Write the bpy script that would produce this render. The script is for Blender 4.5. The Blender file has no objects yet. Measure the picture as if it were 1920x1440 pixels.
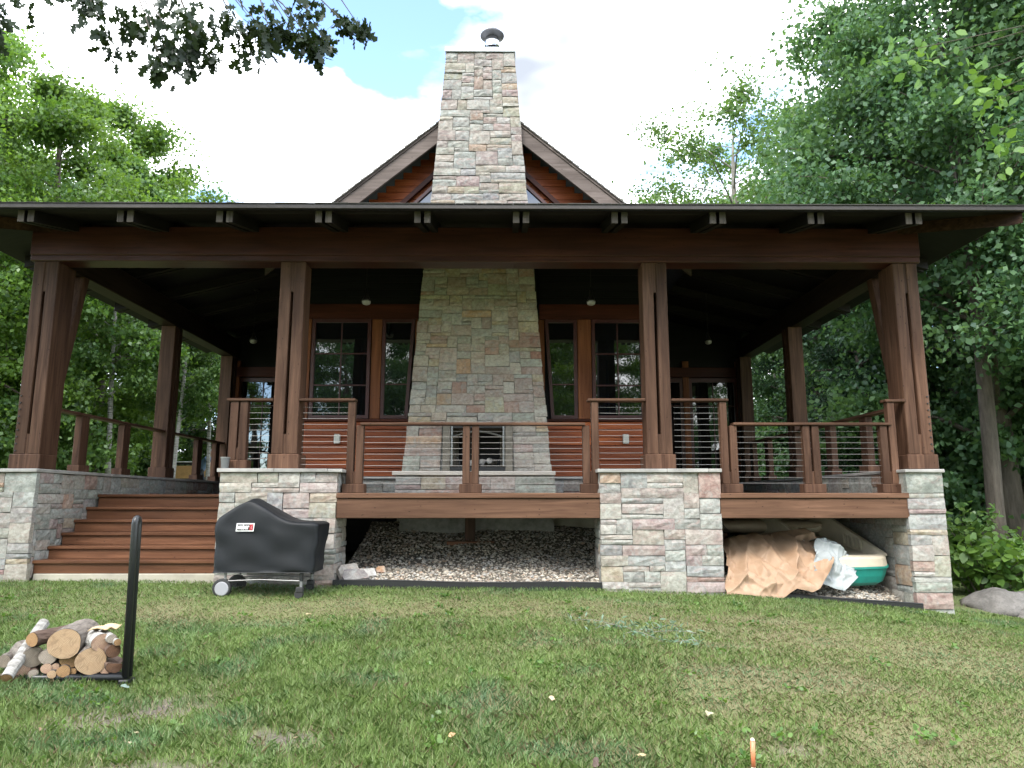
import bpy, math, random
import numpy as np
from mathutils import Vector, Matrix, noise as mn

S = bpy.context.scene
COL = S.collection
R = math.radians
rng = random.Random(11)

# ------------------------------------------------------------------ camera, sky, sun, exposure
cam_d = bpy.data.cameras.new('camera')
cam = bpy.data.objects.new('camera', cam_d)
COL.objects.link(cam)
cam.location = (0.42, 0.0, 1.5)
cam.rotation_euler = (R(90 + 9.32), 0, -math.atan(10 / 1340))
cam_d.sensor_width = 36
cam_d.lens = 1340 / 1920 * 36
cam_d.clip_end = 2000
S.camera = cam

SUN_EL, SUN_AZ = 52.0, 205.0          # compass-like azimuth from +Y, clockwise
W = bpy.data.worlds.new('World')
S.world = W
W.use_nodes = True
nt = W.node_tree
nt.nodes.clear()
w_out = nt.nodes.new('ShaderNodeOutputWorld')
w_bg = nt.nodes.new('ShaderNodeBackground')
sky = nt.nodes.new('ShaderNodeTexSky')
sky.sky_type = 'NISHITA'
sky.sun_disc = False
sky.sun_elevation = R(SUN_EL)
sky.sun_rotation = R(SUN_AZ)
sky.air_density = 1.0
sky.dust_density = 0.1
sky.altitude = 1800
sky.ozone_density = 1.0
tc = nt.nodes.new('ShaderNodeTexCoord')
mp = nt.nodes.new('ShaderNodeMapping')
mp.inputs['Scale'].default_value = (1.0, 1.0, 2.0)
mp.inputs['Location'].default_value = (-1.376, 8.443, 3.081)
cn = nt.nodes.new('ShaderNodeTexNoise')
cn.inputs['Scale'].default_value = 3.2
cn.inputs['Detail'].default_value = 7
cn.inputs['Roughness'].default_value = 0.52
cr = nt.nodes.new('ShaderNodeValToRGB')
cr.color_ramp.elements[0].position = 0.39
cr.color_ramp.elements[1].position = 0.50
cn2 = nt.nodes.new('ShaderNodeTexNoise')
cn2.inputs['Scale'].default_value = 1.7
cn2.inputs['Detail'].default_value = 4
cr2 = nt.nodes.new('ShaderNodeValToRGB')
cr2.color_ramp.elements[0].position = 0.33
cr2.color_ramp.elements[0].color = (1.05, 1.15, 1.32, 1)
cr2.color_ramp.elements[1].position = 0.50
cr2.color_ramp.elements[1].color = (7.6, 7.8, 8.0, 1)
mx = nt.nodes.new('ShaderNodeMix')
mx.data_type = 'RGBA'
L = nt.links.new
L(tc.outputs['Generated'], mp.inputs['Vector'])
L(mp.outputs['Vector'], cn.inputs['Vector'])
L(mp.outputs['Vector'], cn2.inputs['Vector'])
L(cn.outputs['Fac'], cr.inputs['Fac'])
L(cn2.outputs['Fac'], cr2.inputs['Fac'])
L(cr.outputs['Color'], mx.inputs['Factor'])
L(sky.outputs['Color'], mx.inputs['A'])
L(cr2.outputs['Color'], mx.inputs['B'])
L(mx.outputs['Result'], w_bg.inputs['Color'])
w_bg.inputs['Strength'].default_value = 0.15
L(w_bg.outputs['Background'], w_out.inputs['Surface'])

sun_d = bpy.data.lights.new('sun', 'SUN')
sun_d.energy = 0.9
sun_d.angle = R(18)
sun_d.color = (1.0, 0.95, 0.87)
sun = bpy.data.objects.new('sun', sun_d)
COL.objects.link(sun)
sd = Vector((math.sin(R(SUN_AZ)) * math.cos(R(SUN_EL)), math.cos(R(SUN_AZ)) * math.cos(R(SUN_EL)), math.sin(R(SUN_EL))))
sun.rotation_euler = sd.to_track_quat('Z', 'Y').to_euler()
sun.location = sd * 60

S.view_settings.view_transform = 'Standard'
S.view_settings.look = 'None'
S.view_settings.gamma = 1.0
S.view_settings.use_curve_mapping = False
S.view_settings.exposure = 2.3
S.render.engine = 'CYCLES'
S.cycles.use_denoising = True
S.cycles.max_bounces = 6
S.cycles.diffuse_bounces = 3
S.cycles.transparent_max_bounces = 6

# ------------------------------------------------------------------ helpers
def mesh_of(name, v, f):
    m = bpy.data.meshes.new(name)
    m.from_pydata([tuple(p) for p in v], [], f)
    return m

def np_mesh(name, verts, nper, cols=None):
    """verts (n*nper,3): n separate polygons of nper corners."""
    n = len(verts) // nper
    m = bpy.data.meshes.new(name)
    m.vertices.add(len(verts))
    m.vertices.foreach_set('co', np.ascontiguousarray(verts, dtype=np.float32).ravel())
    m.loops.add(len(verts))
    m.loops.foreach_set('vertex_index', np.arange(len(verts), dtype=np.int32))
    m.polygons.add(n)
    m.polygons.foreach_set('loop_start', np.arange(0, len(verts), nper, dtype=np.int32))
    if cols is not None:
        a = m.color_attributes.new('tint', 'FLOAT_COLOR', 'POINT')
        a.data.foreach_set('color', np.ascontiguousarray(cols, dtype=np.float32).ravel())
    m.update(calc_edges=True)
    return m

def link(name, mesh, mat=None, parent=None, smooth=False, color=None, kind=None):
    o = bpy.data.objects.new(name, mesh)
    COL.objects.link(o)
    if mat is not None and mesh is not None and not mesh.materials:
        mesh.materials.append(mat)
    if smooth:
        mesh.polygons.foreach_set('use_smooth', [True] * len(mesh.polygons))
    if parent is not None:
        o.parent = parent
        o.matrix_parent_inverse = world_inv(parent)
    if color is not None:
        o.color = color
    if kind:
        o['kind'] = kind
    return o

_worlds = {}
def world_inv(p):
    if p.name not in _worlds:
        m = Matrix.Translation(p.location) @ p.rotation_euler.to_matrix().to_4x4() if p.parent is None else Matrix.Identity(4)
        _worlds[p.name] = m.inverted()
    return _worlds[p.name]

def tag(o, label, cat, group=None, kind=None):
    o['label'] = label
    if cat:
        o['category'] = cat
    if group:
        o['group'] = group
    if kind:
        o['kind'] = kind
    return o

def thing(name, loc, label, cat, group=None, rz=0):
    o = bpy.data.objects.new(name, None)
    COL.objects.link(o)
    o.location = loc
    o.rotation_euler = (0, 0, rz)
    o.empty_display_size = 0.1
    return tag(o, label, cat, group)

class MB:
    def __init__(s):
        s.v, s.f = [], []
    def add(s, v, f):
        n = len(s.v)
        s.v += [tuple(p) for p in v]
        s.f += [tuple(i + n for i in q) for q in f]
        return s
    def box(s, x0, x1, y0, y1, z0, z1, b=0.0, fn=None):
        v, f = bbox(x0, x1, y0, y1, z0, z1, b)
        if fn:
            v = [fn(Vector(p)) for p in v]
        return s.add(v, f)
    def tube(s, pts, rads, n=8, cap=True):
        v, f = tube(pts, rads, n, cap)
        return s.add(v, f)
    def link(s, name, mat, parent=None, smooth=False, color=None, kind=None):
        return link(name, mesh_of(name, s.v, s.f), mat, parent, smooth, color, kind)

def bbox(x0, x1, y0, y1, z0, z1, b=0.0):
    if b <= 0:
        v = [(x, y, z) for z in (z0, z1) for y in (y0, y1) for x in (x0, x1)]
        f = [(0, 2, 3, 1), (4, 5, 7, 6), (0, 1, 5, 4), (2, 6, 7, 3), (0, 4, 6, 2), (1, 3, 7, 5)]
        return v, f
    c = ((x0 + x1) / 2, (y0 + y1) / 2, (z0 + z1) / 2)
    h = ((x1 - x0) / 2, (y1 - y0) / 2, (z1 - z0) / 2)
    b = min(b, min(h) * 0.6)
    v, idx = [], {}
    for sx in (-1, 1):
        for sy in (-1, 1):
            for sz in (-1, 1):
                for ax in range(3):
                    p = [sx * h[0], sy * h[1], sz * h[2]]
                    for k in range(3):
                        if k != ax:
                            p[k] -= (sx, sy, sz)[k] * b
                    idx[(sx, sy, sz, ax)] = len(v)
                    v.append((c[0] + p[0], c[1] + p[1], c[2] + p[2]))
    f = []
    for sx in (-1, 1):
        q = [idx[(sx, -1, -1, 0)], idx[(sx, 1, -1, 0)], idx[(sx, 1, 1, 0)], idx[(sx, -1, 1, 0)]]
        f.append(q if sx > 0 else q[::-1])
        q = [idx[(-1, sx, -1, 1)], idx[(1, sx, -1, 1)], idx[(1, sx, 1, 1)], idx[(-1, sx, 1, 1)]]
        f.append(q[::-1] if sx > 0 else q)
        q = [idx[(-1, -1, sx, 2)], idx[(1, -1, sx, 2)], idx[(1, 1, sx, 2)], idx[(-1, 1, sx, 2)]]
        f.append(q if sx > 0 else q[::-1])
    for a in (-1, 1):
        for c_ in (-1, 1):
            q = [idx[(a, c_, -1, 0)], idx[(a, c_, 1, 0)], idx[(a, c_, 1, 1)], idx[(a, c_, -1, 1)]]
            f.append(q if a * c_ < 0 else q[::-1])
            q = [idx[(a, -1, c_, 0)], idx[(a, 1, c_, 0)], idx[(a, 1, c_, 2)], idx[(a, -1, c_, 2)]]
            f.append(q if a * c_ > 0 else q[::-1])
            q = [idx[(-1, a, c_, 1)], idx[(1, a, c_, 1)], idx[(1, a, c_, 2)], idx[(-1, a, c_, 2)]]
            f.append(q if a * c_ < 0 else q[::-1])
    for sx in (-1, 1):
        for sy in (-1, 1):
            for sz in (-1, 1):
                q = [idx[(sx, sy, sz, k)] for k in range(3)]
                f.append(q if sx * sy * sz > 0 else q[::-1])
    return v, f

def tube(pts, rads, n=8, cap=True):
    pts = [Vector(p) for p in pts]
    if not hasattr(rads, '__len__'):
        rads = [rads] * len(pts)
    v, f = [], []
    prev = None
    for i, p in enumerate(pts):
        d = (pts[min(i + 1, len(pts) - 1)] - pts[max(i - 1, 0)]).normalized()
        if prev is None:
            a = d.orthogonal().normalized()
        else:
            a = (prev - d * prev.dot(d))
            a = a.normalized() if a.length > 1e-6 else d.orthogonal().normalized()
        prev = a
        b = d.cross(a)
        for k in range(n):
            t = 2 * math.pi * k / n
            v.append(p + (a * math.cos(t) + b * math.sin(t)) * rads[i])
    for i in range(len(pts) - 1):
        for k in range(n):
            k2 = (k + 1) % n
            f.append((i * n + k, i * n + k2, (i + 1) * n + k2, (i + 1) * n + k))
    if cap:
        f.append(tuple(range(n))[::-1])
        f.append(tuple((len(pts) - 1) * n + k for k in range(n)))
    return v, f

def beam(name, x0, x1, y0, y1, z0, z1, mat, parent, b=0.006, color=None):
    v, f = bbox(x0, x1, y0, y1, z0, z1, b)
    return link(name, mesh_of(name, v, f), mat, parent, color=color)

def prism(pts, y0, y1):
    """polygon in XZ extruded over Y"""
    n = len(pts)
    v = [(x, y0, z) for x, z in pts] + [(x, y1, z) for x, z in pts]
    f = [tuple(range(n)), tuple(range(2 * n - 1, n - 1, -1))]
    for i in range(n):
        j = (i + 1) % n
        f.append((i, i + n, j + n, j))
    return v, f

def vnoise(x, y, s=1.0, seed=0):
    """vectorised 2-D value noise, 0..1"""
    x = np.asarray(x, float) * s + seed * 17.31
    y = np.asarray(y, float) * s + seed * 7.77
    xi, yi = np.floor(x), np.floor(y)
    fx, fy = x - xi, y - yi
    fx, fy = fx * fx * (3 - 2 * fx), fy * fy * (3 - 2 * fy)
    def h(a, b):
        t = np.sin(a * 127.1 + b * 311.7 + seed * 13.7) * 43758.5453
        return t - np.floor(t)
    return (h(xi, yi) * (1 - fx) + h(xi + 1, yi) * fx) * (1 - fy) + (h(xi, yi + 1) * (1 - fx) + h(xi + 1, yi + 1) * fx) * fy

# ------------------------------------------------------------------ materials
MATS = {}
class NT:
    def __init__(s, name):
        s.m = bpy.data.materials.new(name)
        s.m.use_nodes = True
        s.t = s.m.node_tree
        s.b = s.t.nodes['Principled BSDF']
        s.out = s.t.nodes['Material Output']
        MATS[name] = s.m
    def n(s, typ, **kw):
        nd = s.t.nodes.new(typ)
        for k, val in kw.items():
            if k in nd.inputs:
                nd.inputs[k].default_value = val
            else:
                setattr(nd, k, val)
        return nd
    def l(s, a, b):
        s.t.links.new(a, b)
    def coords(s, scale=(1, 1, 1), which='Object', rnd=0.0):
        c = s.n('ShaderNodeTexCoord')
        mp = s.n('ShaderNodeMapping')
        mp.inputs['Scale'].default_value = scale
        if rnd:
            oi = s.n('ShaderNodeObjectInfo')
            mu = s.n('ShaderNodeMath', operation='MULTIPLY')
            mu.inputs[1].default_value = rnd
            s.l(oi.outputs['Random'], mu.inputs[0])
            s.l(mu.outputs[0], mp.inputs['Location'])
        s.l(c.outputs[which], mp.inputs['Vector'])
        return mp.outputs['Vector']
    def noise(s, vec, scale, detail=4, rough=0.55, dist=0.0):
        nd = s.n('ShaderNodeTexNoise')
        nd.inputs['Scale'].default_value = scale
        nd.inputs['Detail'].default_value = detail
        nd.inputs['Roughness'].default_value = rough
        nd.inputs['Distortion'].default_value = dist
        s.l(vec, nd.inputs['Vector'])
        return nd.outputs['Fac']
    def ramp(s, fac, stops):
        r = s.n('ShaderNodeValToRGB')
        e = r.color_ramp.elements
        while len(e) < len(stops):
            e.new(0.5)
        for i, (p, c) in enumerate(stops):
            e[i].position = p
            e[i].color = c if len(c) == 4 else (*c, 1)
        s.l(fac, r.inputs['Fac'])
        return r.outputs['Color']
    def mix(s, fac, a, b, blend='MIX'):
        m = s.n('ShaderNodeMix', data_type='RGBA', blend_type=blend)
        for sock, val in ((m.inputs['Factor'], fac), (m.inputs['A'], a), (m.inputs['B'], b)):
            if hasattr(val, 'node'):
                s.l(val, sock)
            elif isinstance(val, (int, float)):
                sock.default_value = val
            else:
                sock.default_value = (*val, 1) if len(val) == 3 else val
        return m.outputs['Result']
    def bump(s, h, strength=0.3, dist=0.01):
        b = s.n('ShaderNodeBump')
        b.inputs['Strength'].default_value = strength
        b.inputs['Distance'].default_value = dist
        s.l(h, b.inputs['Height'])
        s.l(b.outputs['Normal'], s.b.inputs['Normal'])
    def base(s, c):
        if hasattr(c, 'node'):
            s.l(c, s.b.inputs['Base Color'])
        else:
            s.b.inputs['Base Color'].default_value = (*c, 1)
    def rough(s, r):
        s.b.inputs['Roughness'].default_value = r
    def rnd_mult(s, col, lo, hi):
        oi = s.n('ShaderNodeObjectInfo')
        mr = s.n('ShaderNodeMapRange')
        mr.inputs['To Min'].default_value = lo
        mr.inputs['To Max'].default_value = hi
        s.l(oi.outputs['Random'], mr.inputs['Value'])
        g = s.n('ShaderNodeCombineColor')
        for k in range(3):
            s.l(mr.outputs[0], g.inputs[k])
        return s.mix(1.0, col, g.outputs[0], 'MULTIPLY')

def wood(name, dark, light, axis, rough=0.55, coarse=1.0, weather=None, spec=0.16):
    m = NT(name)
    sc = [13.0 * coarse] * 3
    sc[axis] = 0.7
    v = m.coords(tuple(sc), rnd=37.0)
    g = m.noise(v, 1.6, 7, 0.62, 0.6)
    c = m.ramp(g, [(0.34, dark), (0.66, light)])
    sc2 = [3.0] * 3
    sc2[axis] = 0.55
    v2 = m.coords(tuple(sc2), rnd=11.0)
    b = m.noise(v2, 1.0, 3)
    c = m.mix(m.ramp(b, [(0.35, (0, 0, 0)), (0.7, (0.6, 0.6, 0.6))]), c, tuple(x * 0.55 for x in dark))
    # knots
    sk = [3.2] * 3
    sk[axis] = 1.5
    vk = m.coords(tuple(sk), rnd=5.0)
    vo = m.n('ShaderNodeTexVoronoi')
    m.l(vk, vo.inputs['Vector'])
    k = m.ramp(vo.outputs['Distance'], [(0.055, (1, 1, 1)), (0.11, (0, 0, 0))])
    c = m.mix(k, c, tuple(x * 0.35 for x in dark))
    if weather:
        wn = m.noise(m.coords((1, 1, 1)), 1.1, 5)
        c = m.mix(m.ramp(wn, [(0.45, (0, 0, 0)), (0.75, (0.7, 0.7, 0.7))]), c, weather)
    c = m.rnd_mult(c, 0.8, 1.2)
    m.base(c)
    m.rough(rough)
    m.b.inputs['Specular IOR Level'].default_value = spec
    m.bump(g, 0.25, 0.004)
    return m.m

def plain(name, c, rough=0.6, metal=0.0, var=0.0, scale=8.0, bump=0.0, spec=0.5):
    m = NT(name)
    if var:
        f = m.noise(m.coords(), scale, 5)
        m.base(m.ramp(f, [(0.3, tuple(x * (1 - var) for x in c)), (0.7, tuple(min(1, x * (1 + var)) for x in c))]))
        if bump:
            m.bump(f, bump, 0.01)
    else:
        m.base(c)
    m.rough(rough)
    m.b.inputs['Metallic'].default_value = metal
    m.b.inputs['Specular IOR Level'].default_value = spec
    return m.m

def stone_mat(name):
    m = NT(name)
    oi = m.n('ShaderNodeObjectInfo')
    v = m.coords((1, 1, 1.3), rnd=23.0)
    a = m.noise(v, 5.0, 6, 0.6, 1.2)
    b = m.noise(v, 23.0, 5, 0.65)
    c = m.mix(m.ramp(a, [(0.38, (0, 0, 0)), (0.62, (1, 1, 1))]), m.mix(1.0, oi.outputs['Color'], (0.80, 0.76, 0.74), 'MULTIPLY'), m.mix(0.35, oi.outputs['Color'], (0.46, 0.44, 0.38)))
    st = m.noise(m.coords((1.0, 1.0, 2.6), rnd=61.0), 3.6, 7, 0.66, 2.2)
    c = m.mix(m.ramp(st, [(0.52, (0, 0, 0)), (0.64, (0.55, 0.55, 0.55))]), c, (0.34, 0.245, 0.22))
    st2 = m.noise(m.coords((1.3, 1.0, 1.0), rnd=19.0), 4.4, 6, 0.6, 1.4)
    c = m.mix(m.ramp(st2, [(0.54, (0, 0, 0)), (0.66, (0.5, 0.5, 0.5))]), c, (0.32, 0.35, 0.335))
    c = m.mix(m.ramp(b, [(0.34, (0.75, 0.75, 0.75)), (0.58, (0, 0, 0))]), c, m.mix(1.0, c, (0.55, 0.53, 0.52), 'MULTIPLY'))
    m.base(c)
    m.rough(0.85)
    h = m.mix(0.5, a, b)
    m.bump(h, 0.45, 0.010)
    return m.m

M_stone = stone_mat('fieldstone')
M_mortar = plain('mortar', (0.25, 0.24, 0.22), 0.95, var=0.25, scale=14, bump=0.4)
M_cap = plain('limestone_cap', (0.29, 0.28, 0.265), 0.85, var=0.22, scale=5, bump=0.3)
M_hearth = plain('hearth_slab', (0.46, 0.42, 0.37), 0.8, var=0.12, scale=6, bump=0.15)
M_conc = plain('concrete', (0.36, 0.33, 0.27), 0.9, var=0.22, scale=3.5, bump=0.3)
DK, LT = (0.052, 0.025, 0.0155), (0.135, 0.073, 0.047)
M_tz = wood('timber_upright', DK, LT, 2)
M_tx = wood('timber_across', DK, LT, 0, rough=0.5)
M_ty = wood('timber_along', DK, LT, 1)
M_bx = wood('porch_beam', (0.034, 0.0095, 0.007), (0.085, 0.027, 0.019), 0, rough=0.36, spec=0.4)
M_by = wood('side_beam', (0.02, 0.013, 0.011), (0.05, 0.034, 0.029), 1, rough=0.5)
M_fx = wood('deck_fascia_wood', (0.085, 0.043, 0.026), (0.17, 0.092, 0.058), 0, rough=0.55)
M_stepx = wood('step_wood', (0.095, 0.040, 0.021), (0.19, 0.086, 0.046), 0, rough=0.45)
M_sidx = wood('red_siding', (0.20, 0.042, 0.013), (0.42, 0.118, 0.036), 0, rough=0.42, spec=0.2)
M_trimz = wood('cedar_trim', (0.13, 0.040, 0.015), (0.26, 0.095, 0.038), 2, rough=0.45, spec=0.2)
M_trimx = wood('cedar_header', (0.05, 0.014, 0.009), (0.10, 0.028, 0.016), 0, rough=0.42)
M_rake = wood('weathered_rake', (0.10, 0.078, 0.068), (0.19, 0.155, 0.14), 0, rough=0.7)
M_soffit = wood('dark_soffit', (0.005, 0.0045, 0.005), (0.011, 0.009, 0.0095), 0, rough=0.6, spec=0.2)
M_raf = wood('rafter_wood', (0.007, 0.006, 0.006), (0.016, 0.013, 0.012), 1, rough=0.6, spec=0.2)  # rafter sides kept near-black, the eave shade painted into the wood
M_rafend = wood('rafter_end_lit', (0.06, 0.05, 0.044), (0.13, 0.108, 0.092), 2, rough=0.7)  # paler than the rafters, light on their ends put into the colour
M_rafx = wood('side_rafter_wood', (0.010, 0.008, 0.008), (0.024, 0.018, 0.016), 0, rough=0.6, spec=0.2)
M_burg = plain('burgundy_frame', (0.06, 0.014, 0.012), 0.4, var=0.15)
M_shingle = plain('cedar_shingle', (0.12, 0.112, 0.10), 0.9, var=0.4, scale=9, bump=0.6)
M_drip = plain('roof_edge', (0.034, 0.027, 0.024), 0.55, var=0.2)
M_eave = plain('eave_shingle', (0.045, 0.042, 0.038), 0.9, var=0.4, scale=9, bump=0.5)
M_steel = plain('steel_cable', (0.27, 0.26, 0.25), 0.5, 0.4)
M_chrome = plain('chimney_pipe_steel', (0.36, 0.38, 0.41), 0.14, 1.0)
M_flash = plain('chimney_flashing', (0.60, 0.64, 0.66), 0.35, 0.8, var=0.1)
M_blackmetal = plain('black_metal', (0.018, 0.019, 0.021), 0.35, 0.2)
M_iron = plain('fireplace_iron', (0.035, 0.034, 0.034), 0.5, 0.4)
M_ironlt = plain('fireplace_door_trim', (0.30, 0.30, 0.30), 0.35, 0.8)
M_fire = plain('firebrick', (0.20, 0.175, 0.14), 0.9, var=0.3, scale=9, bump=0.2)
M_opal = plain('opal_glass', (0.34, 0.33, 0.31), 0.35)
M_lamp = plain('dark_bronze', (0.03, 0.026, 0.024), 0.4, 0.6)
M_plate = plain('outlet_plate', (0.55, 0.53, 0.48), 0.4)

def glass_mat():
    m = NT('window_glass')
    m.base((0.006, 0.007, 0.008))
    m.rough(0.015)
    m.b.inputs['IOR'].default_value = 1.75
    m.b.inputs['Specular IOR Level'].default_value = 0.75
    w = m.noise(m.coords((1, 1, 1)), 1.3, 2)
    m.bump(w, 0.10, 0.02)
    return m.m
M_glass = glass_mat()

def leaf_mat(name, a, b, trans=0.35):
    m = NT(name)
    at = m.n('ShaderNodeAttribute', attribute_name='tint')
    sep = m.n('ShaderNodeSeparateColor')
    m.l(at.outputs['Color'], sep.inputs['Color'])
    c = m.mix(sep.outputs[0], a, b)
    c = m.rnd_mult(c, 0.82, 1.18)
    d = m.n('ShaderNodeBsdfDiffuse')
    t = m.n('ShaderNodeBsdfTranslucent')
    g = m.n('ShaderNodeBsdfGlossy')
    g.inputs['Roughness'].default_value = 0.42
    g.inputs['Color'].default_value = (0.9, 0.95, 1, 1)
    m.l(c, d.inputs['Color'])
    tcx = m.mix(1.0, c, (1.5, 1.5, 0.7), 'MULTIPLY')
    m.l(tcx, t.inputs['Color'])
    s1 = m.n('ShaderNodeMixShader')
    s1.inputs[0].default_value = trans
    m.l(d.outputs[0], s1.inputs[1])
    m.l(t.outputs[0], s1.inputs[2])
    s2 = m.n('ShaderNodeMixShader')
    s2.inputs[0].default_value = 0.025
    m.l(s1.outputs[0], s2.inputs[1])
    m.l(g.outputs[0], s2.inputs[2])
    m.t.nodes.remove(m.b)
    m.l(s2.outputs[0], m.out.inputs['Surface'])
    return m.m
M_leaf_maple = leaf_mat('maple_leaf', (0.058, 0.13, 0.026), (0.17, 0.275, 0.055), 0.45)
M_leaf_dark = leaf_mat('linden_leaf', (0.04, 0.10, 0.05), (0.125, 0.22, 0.095), 0.38)
M_leaf_mid = leaf_mat('birch_leaf', (0.05, 0.115, 0.035), (0.155, 0.25, 0.075), 0.42)
M_leaf_pine = leaf_mat('pine_needle', (0.016, 0.042, 0.022), (0.045, 0.085, 0.045), 0.15)
M_leaf_oak = leaf_mat('oak_leaf', (0.012, 0.022, 0.008), (0.03, 0.05, 0.016), 0.25)
M_leaf_shrub = leaf_mat('shrub_leaf', (0.05, 0.12, 0.025), (0.16, 0.27, 0.06), 0.35)
M_leaf_silver = leaf_mat('silvery_leaf', (0.07, 0.125, 0.07), (0.14, 0.20, 0.14), 0.15)
M_grass = leaf_mat('grass_blade', (1, 1, 1), (1, 1, 1), 0.35)
def _grass_fix():
    t = M_grass.node_tree
    at = next(n for n in t.nodes if n.type == 'ATTRIBUTE')
    for n in t.nodes:
        if n.type == 'BSDF_DIFFUSE':
            t.links.new(at.outputs['Color'], n.inputs['Color'])
        if n.type == 'BSDF_TRANSLUCENT':
            t.links.new(at.outputs['Color'], n.inputs['Color'])
_grass_fix()

def bark_mat(name, a, b, birch=False):
    m = NT(name)
    if birch:
        v = m.coords((3, 3, 22))
        f = m.noise(v, 1.0, 4, 0.6)
        m.base(m.ramp(f, [(0.33, (0.03, 0.028, 0.026)), (0.42, a), (0.8, b)]))
    else:
        v = m.coords((9, 9, 1.6))
        f = m.noise(v, 1.4, 7, 0.65, 0.5)
        m.base(m.ramp(f, [(0.3, a), (0.7, b)]))
    m.rough(0.9)
    m.bump(f, 0.7, 0.02)
    return m.m
M_bark = bark_mat('tree_bark', (0.045, 0.036, 0.029), (0.13, 0.108, 0.088))
M_bark_lt = bark_mat('pale_bark', (0.12, 0.11, 0.095), (0.28, 0.26, 0.22))
M_birch = bark_mat('birch_bark', (0.26, 0.25, 0.23), (0.46, 0.45, 0.41), True)

# ------------------------------------------------------------------ terrain
PX = [-60, -12, -5.74, -3.2, -1.9, 1.62, 3.14, 5.55, 6.0, 7.1, 10, 20, 60]
PZ = [0.8, 0.60, 0.545, 0.50, 0.462, 0.425, 0.365, 0.185, 0.11, -0.04, -0.08, -0.25, -0.6]
def gz(x, y):
    x = np.asarray(x, float); y = np.asarray(y, float)
    b = np.interp(x, PX, PZ)
    sl = np.interp(x, [-7, 7], [0.064, 0.047])
    near = b * np.sign(y) * (np.abs(np.clip(y, -14, 9.2)) / 9.2) ** 1.5
    far = sl * np.clip(y - 9.2, 0, 22)
    # bank falling away just behind the right-hand corner
    return near + far

def gzf(x, y):
    return float(gz(x, y))

def patches(x, y):
    """worn and dry spots of the lawn (0..1 each)"""
    bare = np.zeros(len(x)); dry = np.zeros(len(x))
    for (px, py, sx, sy, k) in ((-1.95, 4.80, .34, .26, 1.1), (-1.55, 5.0, .28, .22, .8), (-1.45, 3.85, .48, .2, 1.2), (-1.0, 4.4, .24, .17, .9), (-0.72, 4.25, .22, .15, .8), (-0.35, 3.85, .2, .14, .75), (0.1, 3.72, .18, .12, .6), (5.6, 6.6, .55, .18, 1), (-1.7, 5.4, .2, .12, .6), (-2.2, 4.55, .24, .14, .7), (2.0, 4.3, .2, .1, .6), (-2.3, 3.4, .3, .12, .5), (0.65, 5.2, .25, .12, .5)):
        bare += k * np.exp(-((x - px) / sx) ** 2 - ((y - py) / sy) ** 2)
    for (px, py, sx, sy, k) in ((-1.2, 7.9, 2.8, .5, 1.1), (3.3, 7.3, 2.2, .65, 1.0), (0.8, 8.3, 1.5, .3, .5), (4.2, 6.3, 1.8, .7, .65), (2.6, 5.0, 1.7, 1.0, .7), (3.5, 4.2, 1.3, .8, .6), (-3.4, 7.6, .8, .3, .4), (0.3, 6.4, .8, .3, .4)):
        dry += k * np.exp(-((x - px) / sx) ** 2 - ((y - py) / sy) ** 2)
    big = vnoise(x, y, 0.9, 2); mid = vnoise(x, y, 2.6, 4); sm = vnoise(x, y, 7, 6)
    bare = np.clip(bare * (0.25 + 1.1 * sm) * (0.5 + vnoise(x, y, 19, 8)), 0, 1)
    dry = np.clip(dry * (0.4 + 1.1 * mid) + 0.6 * np.clip(mid * 1.25 + big * 0.5 - 0.95, 0, 1) + 0.5 * bare, 0, 1)
    return bare, dry

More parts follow.
